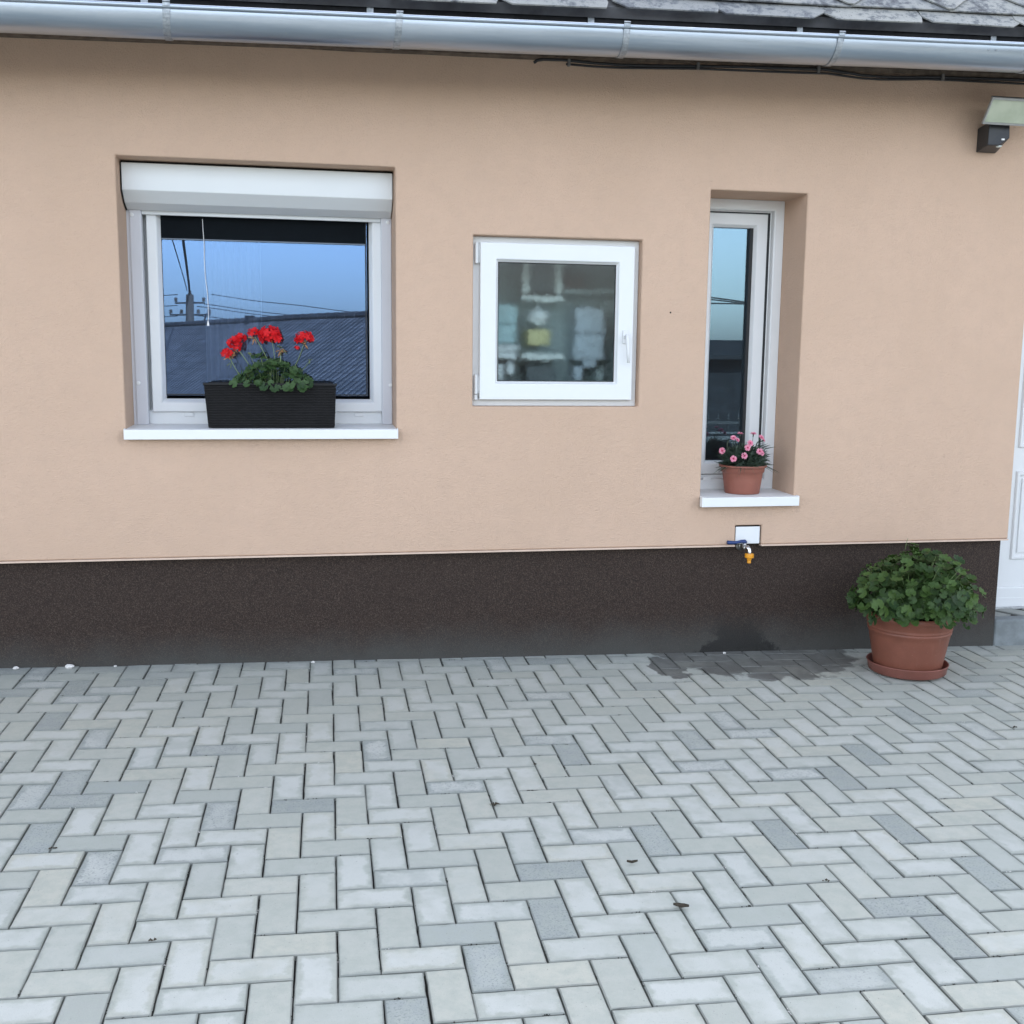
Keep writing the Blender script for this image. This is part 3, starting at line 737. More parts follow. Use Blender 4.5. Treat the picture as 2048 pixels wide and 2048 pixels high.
q = MB(); q.tube([(hx-.001,-.026,hz_+.012),(hx+.001,-.030,hz_-.02),(hx+.005,-.030,hz_-.07),(hx+.008,-.029,hz_-.118)], [.0085,.0088,.0075,.0065], 12); q.build('handle', M['white'], w, smooth=True)

# --- tall narrow window in its deep reveal
w = empty('narrow_window', (2.07, .25, .82), parent=house); w['label'] = 'tall narrow white window set in a deep reveal'
x0, x1, z0, z1 = W3
sill(x0-.004, x1+.010, .824, .817, .27, -.040, .044, w)
MB().ring(x0+.0005, x1-.0005, .8235, z1-.0005, [(0,.246),(.044,.246),(.050,.250),(.050,.286),(.056,.288),(.056,.335),(0,.335)]).build('frame', M['white'], w, bevel=.002)
sx0, sx1, sz0, sz1 = x0+.066, kx(2.1275,.29), kz(.924,.29), z1-.062
gk = MB(); gk.box(sx1+.001, x1-.0505, .2875, .2878, .875, z1-.0505); gk.box(x0+.052, sx1, .2875, .2878, sz1+.001, z1-.0505)
gk.build('gap_strip', M['rubber_and_shade'], w)  # dark strips filling the gap between frame and sash
MB().box(x0+.0502, x1-.0502, .286, .322, .8725, sz0-.003).build('frame_rebate', M['white'], w)
iw = .066
MB().ring(sx0, sx1, sz0, sz1, [(0,.325),(0,.284),(.003,.281),(iw-.014,.281),(iw-.010,.285),(iw,.300),(iw,.325)]).build('sash', M['white'], w, bevel=.0012)
MB().box(sx1-iw-.017, sx1-iw-.0005, .3005, .3195, sz0+iw-.010, sz1-iw).build('seal_and_shade', M['rubber_and_shade'], w)  # black strip standing in for shade on the bead's inner side
MB().box(sx0+iw-.004, sx1-iw+.004, .3205, .3245, sz0+iw-.014, sz1-iw+.004).build('pane', M['glass_c'], w)
c = kx(1.872, .25); MB().box(c-.021, c+.021, .240, .2462, kz(.894,.245), kz(.911,.245)).build('drain_cap', M['white'], w, bevel=.0015)

# ------------------------------------------------------------------ door in its recess, with step
d = empty('door', (3.9, .3, .15), parent=house); d['label'] = 'white panelled front door at the right corner'
MB().ring(3.492, 4.556, .150, 2.249, [(0,.285),(.055,.285),(.055,.36),(0,.36)]).build('door_frame', M['white'], d, bevel=.003)
MB().box(3.548, 4.50, .300, .350, .172, 2.192).build('door_leaf', M['white'], d, bevel=.002)
MB().box(3.548, 4.50, .286, .2995, .172, .262).build('weather_bar', M['white'], d, bevel=.006)
for (pz0, pz1) in ((.411, .894), (1.018, 2.08)):
    pn = MB(); pn.ring(3.722, 4.33, pz0, pz1, [(0,.2995),(.006,.288),(.018,.288),(.028,.2975),(.028,.2995)]); pn.build('panel_moulding', M['white'], d, bevel=.001)
    MB().box(3.760, 4.292, .292, .2995, pz0+.038, pz1-.038).build('panel', M['white'], d, bevel=.005)
q = MB(); q.tube([(4.42,.300,1.12),(4.42,.25,1.12),(4.40,.245,1.12),(4.30,.245,1.12)], .009, 10); q.build('door_handle', M['chrome'], d, smooth=True)
st = empty('step', (4.0, .1, 0), parent=house); st['label'] = 'grey concrete step below the door'
MB().box(3.4785, 4.558, .034, .114, -.3, .149).build('kerb', M['concrete'], st, bevel=.012, seg=3)
MB().box(3.4785, 4.558, .114, .40, -.3, .1415).build('tread_bed', M['bed'], st)
MB().box(3.4785, 4.558, .268, .300, .1417, .1545).build('mortar_strip', M['mortar'], st, bevel=.004)
rr = random.Random(6)
for k in range(6):
    for col in range(1):
        o = bpy.data.objects.new('paver', pm[k % 10]); COL.objects.link(o); o.parent = st
        o.matrix_local = Matrix.Translation(Vector((3.55+.115*k*1.4, .192, .1475+rr.uniform(-.001,.001))) - wloc(st)) @ Euler((0,0,R_(118))).to_matrix().to_4x4() @ Matrix.Diagonal((.92,1.15,1,1))

# ------------------------------------------------------------------ things fixed to the wall
# floodlight with movement sensor
fl = empty('floodlight', (3.2, 0, 2.5), 'dark floodlight with pale green glass and sensor box on the wall', 'floodlight')
q = MB(); q.add([(3.158,-.001,2.572),(3.262,-.001,2.572),(3.262,-.001,2.462),(3.158,-.001,2.462),
                 (3.142,-.118,2.580),(3.248,-.118,2.580),(3.246,-.126,2.510),(3.196,-.124,2.474),(3.142,-.116,2.474)],
                [(0,1,2,3),(4,8,7,6,5),(0,4,5,1),(0,3,8,4),(3,2,7,8),(1,5,6,2),(2,6,7)])
q.build('sensor_box', M['lamp_body'], fl, bevel=.004)
MB().box(3.205, 3.219, -.1285, -.122, 2.4975, 2.5045).build('indicator', M['cord'], fl)
MB().lathe([(0,-.006),(.010,-.005),(.016,0)], 16, (3.205, -.106, 2.4745)).build('sensor_lens', M['shelf_white'], fl, smooth=True)
prof = [(-.060,2.665,.085),(-.055,2.610,.085),(-.100,2.582,.05),(-.150,2.566,0),(-.212,2.662,0),(-.200,2.674,.004)]
q = MB(); q.v = [(3.083+i_, y, z) for y, z, i_ in prof] + [(3.32-i_, y, z) for y, z, i_ in prof]; n_ = len(prof)
q.f = [(k, (k+1)%n_, (k+1)%n_+n_, k+n_) for k in range(n_)] + [tuple(range(n_))[::-1], tuple(range(n_, 2*n_))]
q.build('lamp_housing', M['lamp_body'], fl)
def fp(x, t, n):   # on the sloping lamp face: t 0 bottom .. 1 top
    a = Vector((x, -.150, 2.566)); b = Vector((x, -.212, 2.662)); nv = Vector((0, -.84, -.543)); return tuple(a.lerp(b, t) + nv*n)
q = MB()
for (a, b, c, e_) in ((3.081,3.322,-.03,.045),(3.081,3.322,.955,1.04),(3.081,3.088,.045,.955),(3.315,3.322,.045,.955)):
    vs_ = [fp(x, t, n) for n in (-.004, .008) for x, t in ((a,c),(b,c),(b,e_),(a,e_))]
    q.add(vs_, [(3,2,1,0),(4,5,6,7),(0,1,5,4),(1,2,6,5),(2,3,7,6),(3,0,4,7)])
q.build('lamp_rim', M['lamp_rim'], fl)
q = MB(); q.add([fp(x, t, .0015) for x, t in ((3.088,.045),(3.315,.045),(3.315,.955),(3.088,.955))], [(0,1,2,3)]); q.build('lamp_glass', M['flood_glass'], fl)
MB().box(3.18, 3.23, -.085, -.03, 2.570, 2.62).build('hinge_arm', M['lamp_body'], fl, bevel=.004)

# cable clipped under the eaves
pts = [(.983,2.736),(.998,2.747),(1.025,2.752),(1.126,2.755),(1.25,2.750),(1.375,2.749),(1.56,2.756),(1.746,2.766),(2.0,2.776),(2.225,2.783),(2.348,2.786),(2.43,2.779),(2.523,2.771),(2.62,2.770),(2.724,2.774),(2.85,2.782),(2.979,2.786),(3.239,2.794),(3.6,2.80),(4.4,2.81)]
ca = MB(); ca.tube([(x, -.052, z-.004) for x, z in pts], .0065, 8); ca.tube([(x, -.051, z-.018+.004*math.sin(x*5)) for x, z in pts[3:]], .005, 8)
co = ca.build('cable', M['cable'], smooth=True); tag(co, 'black cable pair clipped along the wall under the gutter', 'cable')
for i, (x, z) in enumerate(((1.137,2.747),(1.727,2.767),(2.303,2.786),(2.924,2.786))):
    o = MB().box(x-.006, x+.006, -.066, -.0465, z-.022, z+.008).build('cable_clip', M['clip'], bevel=.002)
    tag(o, ['small grey cable clip nearest the loose left cable end', 'grey cable clip between the first and third gutter brackets from the right', 'grey cable clip just right of the rightmost gutter bracket', 'grey cable clip above and left of the floodlight'][i], 'cable clip', 'clips holding the cable under the gutter')
# access panel
ap = MB(); ap.box(2.0195, 2.1445, .004, .012, .584, .6685)
tag(ap.build('access_panel', M['white'], bevel=.004, seg=3), 'small white square cover plate let into the wall above the tap', 'cover plate')
MB().box(PL[0]-.01, PL[1]+.01, .0345, .0349+.02, .5795, .69).build('panel_backing', M['black_gap'], house)
# tap
tp = empty('garden_tap', (2.06, .035, .57), 'small garden tap with blue lever and yellow hose connector', 'tap')
q = MB(); q.tube([(2.058,.036,.572),(2.058,.010,.572)], .016, 16); q.tube([(2.058,.034,.572),(2.058,.028,.572)], .024, 18); q.tube([(2.058,.012,.572),(2.058,-.045,.572)], .0125, 14)
q.tube([(2.058,-.018,.572),(2.058,-.018,.592)], .009, 12); q.build('tap_body', M['brass_nickel'], tp, smooth=True)
q = MB(); q.tube([(2.058,-.040,.573),(2.060,-.052,.576),(2.064,-.060,.570),(2.066,-.062,.552),(2.066,-.062,.545)], [.0105,.010,.0095,.0095,.0095], 14); q.build('spout', M['chrome'], tp, smooth=True)
q = MB(); q.tube([(2.066,-.016,.594),(2.058,-.018,.600),(2.040,-.020,.601),(2.015,-.026,.598),(1.992,-.034,.598),(1.962,-.040,.601)], [.008,.010,.008,.007,.009,.010], 10); q.build('lever', M['blue_lever'], tp, smooth=True)
q = MB(); q.lathe([(.0095,.0),(.021,.0),(.0215,-.003),(.0215,-.017),(.020,-.019),(.012,-.021),(.0105,-.030),(.0085,-.034),(.0095,-.040),(.0095,-.044),(.007,-.046)], 18, (2.066,-.062,.5475)); q.build('hose_connector', M['yellow_plastic'], tp)
# a nail hole left in the plaster
q = MB(); q.lathe([(.0045,0),(.003,.002),(0,.004)], 10); hm = q.build('nail_hole', M['hole'], house); hm.location = (1.654, .0005, 1.681); hm.rotation_euler = (R_(90), 0, 0)

# ------------------------------------------------------------------ plants
def leaf_mesh(seed, lobes=7, name='leaf', mat=None, depth=.11, cup=.24):
    rr = random.Random(seed); n = lobes*2; q = MB(); q.v = [(0,0,0)]; uv = [(0,0)]
    a0, a1 = R_(-90+22), R_(270-22)
    ringm = []; ringo = []
    for k in range(n+1):
        a = a0 + (a1-a0)*k/n; lob = 1 - depth*(1 if k % 2 == 0 else 0); r = lob*(1+rr.uniform(-.05, .05))
        for fr_, lst in ((.55, ringm), (1.0, ringo)):
            if fr_ < 1 and k % 2: continue
            z = cup*(r*fr_)**2 + (.07 if k % 2 else -.05)*fr_ + rr.uniform(-.05, .05)*fr_
            lst.append(len(q.v)); q.v.append((r*fr_*math.cos(a), r*fr_*math.sin(a), z)); uv.append((r*fr_*math.cos(a), r*fr_*math.sin(a)))
    for i in range(len(ringm)-1):
        a, b = ringm[i], ringm[i+1]; o0, o1, o2 = ringo[2*i], ringo[2*i+1], ringo[2*i+2]
        q.f += [(0, a, b), (a, o0, o1), (a, o1, b), (b, o1, o2)]
    q.uv = uv
    return q, (q.mesh(name, mat, True) if mat else None)
def orient(nrm, spin):
    z = Vector(nrm).normalized(); x = z.orthogonal().normalized(); x = Matrix.Rotation(spin, 3, z) @ x; y = z.cross(x)
    return Matrix((x, y, z)).transposed()
# --- big potted geranium on the paving
PC = Vector((2.755, -.350)); pz = .0215
sc_ = MB(); sc_.lathe([(.140,.004),(.166,.004),(.174,.010),(.181,.046),(.1845,.050),(.1825,.053),(.177,.050),(.170,.014),(.0,.012)], 56, (PC.x, PC.y, pz))
tag(sc_.build('plant_saucer', M['saucer'], smooth=True), 'round brown plastic saucer under the large flowerpot', 'saucer')
pt = empty('potted_geranium', (PC.x, PC.y, pz+.012), 'large terracotta coloured pot with bushy green geranium standing on the paving', 'potted plant')
prof = [(.0,.014),(.150,.014),(.156,.018),(.160,.040),(.172,.105),(.185,.175),(.190,.198),(.194,.202),(.1945,.208),(.1925,.213),(.1965,.217),(.197,.223),(.195,.228),(.199,.234),(.2045,.262),(.2115,.266),(.2140,.272),(.2140,.285),(.2095,.290),(.2010,.290),(.1985,.284),(.1960,.24),(.19,.22)]
MB().lathe([(r_*.965, z_) for r_, z_ in prof], 64, (PC.x, PC.y, pz)).build('pot', M['terracotta'], pt, smooth=True).modifiers.new('es', 'EDGE_SPLIT').split_angle = R_(60)
MB().lathe([(.0,.268),(.10,.262),(.192,.245)], 32, (PC.x, PC.y, pz)).build('soil', M['soil'], pt, smooth=True)
rl = random.Random(21)
LM_ = [leaf_mesh(k, 8, 'leaf', M['leaf_big']) for k in range(6)]
C0 = Vector((PC.x+.012, PC.y-.01, .375))
def dome_pt(rl, f):
    while True:
        v = Vector((rl.gauss(0,1), rl.gauss(0,1), rl.gauss(0,1))).normalized()
        if v.z > -.50: break
    wob = 1 + .09*math.sin(v.x*5+1) + .07*math.sin(v.y*6+v.z*5)
    rx = .278 if v.x < 0 else .298
    p = Vector((v.x*rx, v.y*.31, v.z*(.235 if v.z > 0 else .16)))*f*wob
    if v.x > .5 and v.z > .2: p.z -= .03
    return C0 + p, v
stems = MB(); inner = MB(); inner.uv = []
for k in range(1000):
    outer = k < 290
    f = rl.uniform(.82, 1.03) if outer else rl.uniform(.40, .86)
    p, v = dome_pt(rl, f)
    if outer and v.y > .35 and rl.random() < .8: v.y = -v.y; p.y = 2*C0.y - p.y
    dr = math.hypot(p.x-PC.x, p.y-PC.y)
    if p.z < .345 and dr < .225: p.z = .33 + rl.uniform(0, .05)
    if p.z < .26: p.z = .26 + rl.uniform(0, .06)
    if p.y > -.055: p.y = -.055 - rl.uniform(0, .05)
    nrm = Vector((v.x*.75, v.y*.75-.12, max(.05, v.z)*.9 + .42)) + Vector((rl.gauss(0,.33), rl.gauss(0,.33), rl.gauss(0,.28)))
    s = rl.uniform(.018, .032) if outer else rl.uniform(.022, .031)
    if outer and rl.random() < .12: s *= .6
    T = Matrix.Translation(p) @ orient(nrm, rl.uniform(0, 6.28)).to_4x4() @ Matrix.Scale(s, 4)
    if outer:
        o = bpy.data.objects.new('leaf', LM_[rl.randrange(6)][1]); COL.objects.link(o); o.parent = pt
        o.matrix_local = Matrix.Translation(-wloc(pt)) @ T
    else:
        q = LM_[rl.randrange(6)][0]; b = len(inner.v); inner.v += [tuple(T @ Vector(x)) for x in q.v]; inner.f += [tuple(i+b for i in f_) for f_ in q.f]; inner.uv += q.uv
    if k % 3 == 0:
        base = Vector((PC.x + (p.x-PC.x)*.35, PC.y + (p.y-PC.y)*.35, .28)); midp = base.lerp(p, .6) + Vector((0,0,.03))
        stems.tube([base, midp, p], [.0028, .002, .0014], 5, False)
ino = inner.build('inner_leaves', M['leaf_big'], pt, smooth=True, fix=False); ino['kind'] = 'stuff'
stems.tube([(2.72,-.33,.60),(2.722,-.335,.635),(2.728,-.335,.655)], [.0016,.0014,.001], 5)
stems.build('stems', M['stem'], pt, smooth=True)

# --- rattan planter with red geraniums on the wide sill
pb = empty('geranium_planter', (-.16, .1, 1.149), 'black woven planter box with red geraniums on the window sill', 'planter')
def tray(y0t, y1t, y0b, y1b, xt0, xt1, xb0, xb1, zb, zt, th):
    q = MB(); o_ = [(xb0,y0b,zb),(xb1,y0b,zb),(xb1,y1b,zb),(xb0,y1b,zb),(xt0,y0t,zt),(xt1,y0t,zt),(xt1,y1t,zt),(xt0,y1t,zt)]
    i_ = [(xt0+th,y0t+th,zt),(xt1-th,y0t+th,zt),(xt1-th,y1t-th,zt),(xt0+th,y1t-th,zt),(xb0+th,y0b+th,zb+.05),(xb1-th,y0b+th,zb+.05),(xb1-th,y1b-th,zb+.05),(xb0+th,y1b-th,zb+.05)]
    q.add(o_+i_, [(3,2,1,0),(0,1,5,4),(1,2,6,5),(2,3,7,6),(3,0,4,7),(4,5,9,8),(5,6,10,9),(6,7,11,10),(7,4,8,11),(8,9,13,12),(9,10,14,13),(10,11,15,14),(11,8,12,15),(12,13,14,15)])
    return q
PZ0, PZ1 = 1.1485, 1.340
q = tray(.004, .186, .020, .172, -.445, .121, -.431, .113, PZ0, PZ1, .010)
me_ = q.mesh('box', M['rattan']); ul = me_.uv_layers.new(name='UVMap')
for p_ in me_.polygons:
    for li in p_.loop_indices:
        v_ = me_.vertices[me_.loops[li].vertex_index].co; ul.data[li].uv = ((v_.y if abs(p_.normal.x) > .7 else v_.x), v_.z)
o = bpy.data.objects.new('planter_box', me_); COL.objects.link(o); o.parent = pb; o.location = -wloc(pb)
bv = o.modifiers.new('b', 'BEVEL'); bv.width = .004; bv.segments = 2; bv.limit_method = 'ANGLE'
MB().ring(-.447, .123, 0, .19, [(0,-1)]*1) if False else None
rim = MB(); xs4 = (-.4475, .1235); ys4 = (.0015, .1885)
for (a, b, c, e_) in ((xs4[0], xs4[1], ys4[0], ys4[0]+.013), (xs4[0], xs4[1], ys4[1]-.013, ys4[1]), (xs4[0], xs4[0]+.013, ys4[0]+.0131, ys4[1]-.0131), (xs4[1]-.013, xs4[1], ys4[0]+.0131, ys4[1]-.0131)):
    rim.box(a, b, c, e_, PZ1-.006, PZ1+.004)
rim.build('rim', M['black_plastic'], pb, bevel=.0015)
MB().box(-.432, .108, .018, .172, 1.28, 1.305).build('soil', M['soil'], pb)
rl = random.Random(5); LB = [leaf_mesh(k+20, 7, 'leaf', M['leaf_box'], .16) for k in range(5)]
stems = MB(); CL = Vector((-.155, .095, 1.345))
for k in range(150):
    u = rl.uniform(-1, 1); u = u*abs(u)**.25; ang = rl.uniform(-1.2, 1.2)
    hmax = .096*(1-abs(u)**2.2) + .004
    hh = rl.random()**.6
    p = Vector((CL.x + u*.165, CL.y + math.sin(ang)*.075 - .035*(1-hh), CL.z - .01 + hmax*hh + rl.uniform(0, .012)))
    if rl.random() < .14: p = Vector((rl.uniform(-.27, -.02), -.012 + rl.uniform(-.008, .006), rl.uniform(1.318, 1.35)))
    if p.z < 1.345 and .0 < p.y < .02: p.y = -.012
    nrm = Vector((u*.7, -.55 + rl.gauss(0,.35), .75)) + Vector((rl.gauss(0,.3), rl.gauss(0,.2), rl.gauss(0,.2)))
    if p.y < 0: nrm = Vector((rl.gauss(0,.25), -1, .45))
    s = rl.uniform(.013, .024)
    o = bpy.data.objects.new('leaf', LB[rl.randrange(5)][1]); COL.objects.link(o); o.parent = pb
    o.matrix_local = Matrix.Translation(-wloc(pb)) @ Matrix.Translation(p) @ orient(nrm, rl.uniform(0, 6.28)).to_4x4() @ Matrix.Scale(s, 4)
    if k % 3 == 0: stems.tube([Vector((p.x*.6-.062, .095, 1.30)), p.lerp(Vector((p.x*.7-.046,.095,1.31)), .45)+Vector((0,0,.012)), p], [.0022,.0018,.0012], 5, False)
for k, (x, z) in enumerate(((-.215,1.462),(-.235,1.455),(-.200,1.470),(-.19,1.452))):   # a taller shoot
    o = bpy.data.objects.new('leaf', LB[k][1]); COL.objects.link(o); o.parent = pb
    o.matrix_local = Matrix.Translation(-wloc(pb)) @ Matrix.Translation((x,.09,z)) @ orient((rl.gauss(0,.4),-.5,.8), k*1.7).to_4x4() @ Matrix.Scale(.016, 4)
stems.tube([(-.185,.095,1.37),(-.205,.093,1.455)], .002, 5)
def umbel(c, r, nfl, seed, sz=.013, flat=.8):
    rr = random.Random(seed); q = MB(); q.uv = []
    for f in range(nfl):
        y_ = 1 - 1.55*(f+.5)/nfl; a = f*2.39996 + rr.uniform(-.3,.3); rad = math.sqrt(max(0, 1-y_*y_))
        d_ = Vector((rad*math.cos(a), rad*math.sin(a), y_)).normalized()
        fc = Vector(c) + Vector((d_.x*r, d_.y*r*.9, d_.z*r*flat))*rr.uniform(.82, 1.05)
        R3 = orient(d_ + Vector((rr.gauss(0,.2), -.25+rr.gauss(0,.2), rr.gauss(0,.2))), rr.uniform(0, 6.28))
        for k in range(5):
            b = 2*math.pi*k/5 + rr.uniform(-.15,.15); s = sz*rr.uniform(.85, 1.2); lift = rr.uniform(.05,.35)
            pl = [(0,0,0),(.55,-.38,.10),(1.0,-.30,lift*.7),(1.12,0,lift),(1.0,.30,lift*.7),(.55,.38,.10)]
            i0 = len(q.v)
            for (x, y, z) in pl:
                q.v.append(tuple(fc + R3 @ (Vector((x*math.cos(b)-y*math.sin(b), x*math.sin(b)+y*math.cos(b), z))*s))); q.uv.append((x, y))
            q.f += [(i0,i0+1,i0+2),(i0,i0+2,i0+3),(i0,i0+3,i0+4),(i0,i0+4,i0+5)]
    return q
heads = [((-.318,.085,1.515),.030,16,.0128),((-.350,.080,1.470),.025,12,.0125),((-.293,.095,1.538),.022,10,.0135),((-.305,.08,1.492),.014,6,.009),
         ((-.163,.085,1.550),.046,34,.0155),((-.235,.095,1.562),.023,10,.0115),((-.016,.085,1.545),.037,18,.0145),((-.048,.09,1.499),.010,4,.007)]
for k, (c, r, nfl, sz) in enumerate(heads): umbel(c, r, nfl, 100+k, sz, .62 if k == 6 else .8).build('flower_head', M['red_petal'], pb, smooth=True, fix=False)
def curve3(a, b, sag, n=8):
    a, b = Vector(a), Vector(b); return [a.lerp(b, t/n) + Vector((sag*math.sin(math.pi*t/n), 0, 0)) for t in range(n+1)]
for (a, b, r0, sg) in (((-.245,.09,1.40),(-.310,.085,1.50),.0019,.004),((-.285,.09,1.36),(-.338,.08,1.455),.0019,-.004),((-.165,.09,1.42),(-.228,.092,1.545),.0019,.003),((-.145,.09,1.42),(-.155,.087,1.53),.0015,.003),
                       ((-.125,.09,1.41),(-.118,.088,1.487),.0022,.002),((-.085,.09,1.37),(-.015,.087,1.52),.0014,.006),((-.055,.09,1.37),(.008,.088,1.442),.0012,.003),((-.215,.09,1.39),(-.255,.088,1.478),.0012,-.003)):
    stems.tube(curve3(a, b, sg), r0, 6)
stems.build('stems', M['stem'], pb, smooth=True)
rb = random.Random(3)
for (c, n_, mt) in (((-.118,.085,1.488),12,'dry_bud'),((-.312,.082,1.482),9,'dry_bud'),((-.335,.08,1.452),7,'dry_bud'),((-.010,.085,1.515),9,'dry_bud'),((-.228,.09,1.535),8,'dry_bud'),((.009,.088,1.443),5,'bud'),((-.257,.088,1.479),4,'bud'),((-.333,.085,1.432),4,'bud'),((-.121,.086,1.503),5,'bud')):
    q = MB()
    for k in range(n_):
        dv = Vector((rb.gauss(0,.009), rb.gauss(0,.006), rb.gauss(0,.008) - .002)); b0 = Vector(c); q.tube([b0 + dv*.3, b0 + dv, b0 + dv*1.5 - Vector((0,0,.003))], [.0012,.0026,.0012], 5)
    q.build('bud_cluster', M[mt], pb, smooth=True)

# --- small pot of pink carnations on the narrow sill
SC = Vector((2.088, .113)); sz_ = .8215
cp_ = empty('potted_carnation', (SC.x, SC.y, sz_), 'small terracotta coloured pot of pink carnations on the narrow window sill', 'potted plant')
MB().lathe([(.0,.003),(.078,.003),(.0825,.0),(.085,.004),(.0935,.070),(.0975,.100),(.099,.102),(.1035,.104),(.1055,.122),(.1075,.128),(.1155,.130),(.1165,.134),(.1155,.138),(.110,.139),(.105,.136),(.100,.110)], 56, (SC.x, SC.y, sz_)).build('pot', M['terracotta2'], cp_, smooth=True).modifiers.new('es', 'EDGE_SPLIT').split_angle = R_(60)
MB().lathe([(0,.125),(.103,.118)], 32, (SC.x, SC.y, sz_)).build('soil', M['soil'], cp_, smooth=True)
rc = random.Random(8); bl = MB(); bl.uv = []
def blade(q, a, dirv, L, wd, bend):
    dirv = Vector(dirv).normalized(); side = dirv.cross(Vector((rc.gauss(0,1), rc.gauss(0,1), rc.gauss(0,1)))).normalized()
    out = Vector((dirv.x, dirv.y, 0)); n_ = 4; i0 = len(q.v)
    for k in range(n_+1):
        t = k/n_; p = Vector(a) + dirv*L*t + (out - Vector((0,0,1.0)))*bend*t*t*L
        w_ = wd*(1-t**1.6)*.5 + .0004
        for s in (-1, 1): q.v.append(tuple(p + side*w_*s)); q.uv.append((.2+.5*t, s*.3))
    q.f += [(i0+2*k, i0+2*k+1, i0+2*k+3, i0+2*k+2) for k in range(n_)]
for k in range(1300):
    a = rc.uniform(0, 6.28); r = .088*math.sqrt(rc.random()); t = r/.088; hz_ = rc.random()
    base = (SC.x + r*math.cos(a), SC.y + r*math.sin(a), sz_ + .125 + .105*hz_*(1-.45*t))
    el = R_(rc.uniform(5, 80)) if hz_ < .6 else R_(rc.uniform(25, 88)); aa = a + rc.gauss(0, .7)
    dv = (math.cos(el)*math.cos(aa), math.cos(el)*math.sin(aa)*.8, math.sin(el))
    blade(bl, base, dv, rc.uniform(.03, .062), rc.uniform(.0045, .0080), rc.uniform(0, .5))
for k in range(60):   # shoots leaning out to the right and some hanging over the rim
    if k < 38: blade(bl, (SC.x+.075+rc.uniform(-.03,.02), SC.y+rc.uniform(-.05,.03), sz_+.14+rc.uniform(0,.085)), (1, rc.gauss(-.2,.3), rc.uniform(-.1,.9)), rc.uniform(.035,.06), .005, .1)
    else:
        a = rc.uniform(3.3, 6.3); blade(bl, (SC.x+.09*math.cos(a), SC.y+.09*math.sin(a), sz_+.135), (math.cos(a), math.sin(a), .35), rc.uniform(.03,.05), .004, 1.1)
b_ = bl.build('foliage', M['blade'], cp_, smooth=True, fix=False); b_['kind'] = 'stuff'
def carnation(c, nrm, s, seed):
    rr = random.Random(seed); q = MB(); q.uv = []; R3 = orient(nrm, rr.uniform(0, 6))
    for layer, (np_, rs_, lf) in enumerate(((5, 1.0, .12), (5, .72, .45))):
        for k in range(np_):
            b = 2*math.pi*(k + .5*layer)/np_ + rr.uniform(-.1,.1); i0 = len(q.v)
            pl = [(.05,0,0),(.50,-.36,.05),(.92,-.46,lf),(1.02,-.16,lf*.8),(.95,0,lf),(1.03,.18,lf*.8),(.90,.46,lf),(.50,.36,.05)]
            for (x, y, z) in pl:
                x *= rs_; y *= rs_; z += layer*.06
                q.v.append(tuple(Vector(c) + R3 @ (Vector((x*math.cos(b)-y*math.sin(b), x*math.sin(b)+y*math.cos(b), z + rr.uniform(-.03,.03)))*s))); q.uv.append((math.hypot(x, y), y))
            q.f += [(i0, i0+j, i0+j+1) for j in range(1, 7)]
    return q
CF = [(1.955,.055,1.033,(-.6,-.7,.1)),(2.012,.06,1.094,(-.1,-.6,.7)),(2.037,.07,1.084,(.2,-.4,.3)),(2.058,.09,1.112,(0,-.1,1)),(2.122,.08,1.112,(0,-.2,1)),(2.154,.06,1.096,(.3,-.5,.6)),
      (2.086,.03,1.071,(.1,-.8,.4)),(2.069,.02,1.050,(-.05,-1,.3)),(2.051,.012,1.012,(0,-1,.1)),(1.996,.012,.998,(-.2,-1,.1)),(2.132,.02,1.032,(-.3,-.8,.3)),(2.146,.02,1.022,(.3,-.8,0)),(2.172,.07,1.082,(.6,-.4,.4))]
stq = MB()
for k, (x, y, z, nv) in enumerate(CF):
    carnation((x, y, z), nv, .0158 if k not in (2, 11, 12) else .0115, 300+k).build('flower', M['pink_petal'], cp_, smooth=True, fix=False)
    nv = Vector(nv).normalized(); stq.tube([Vector((SC.x+(x-SC.x)*.5, SC.y+(y-SC.y)*.4, sz_+.14)), Vector((x,y,z))-nv*.03-Vector((0,0,.01)), Vector((x,y,z))-nv*.013], .0013, 5); stq.tube([Vector((x,y,z))-nv*.016, Vector((x,y,z))], [.0022,.004], 7)
for k in range(10):
    a = rc.uniform(2.6, 6.6); p = Vector((SC.x+.085*math.cos(a), SC.y+.075*math.sin(a), sz_+rc.uniform(.165,.25))); stq.tube([p-Vector((0,0,.04)), p, p+Vector((.004,-.004,.014))], [.0012,.003,.0012], 6)
stq.build('stems', M['blade'], cp_, smooth=True)

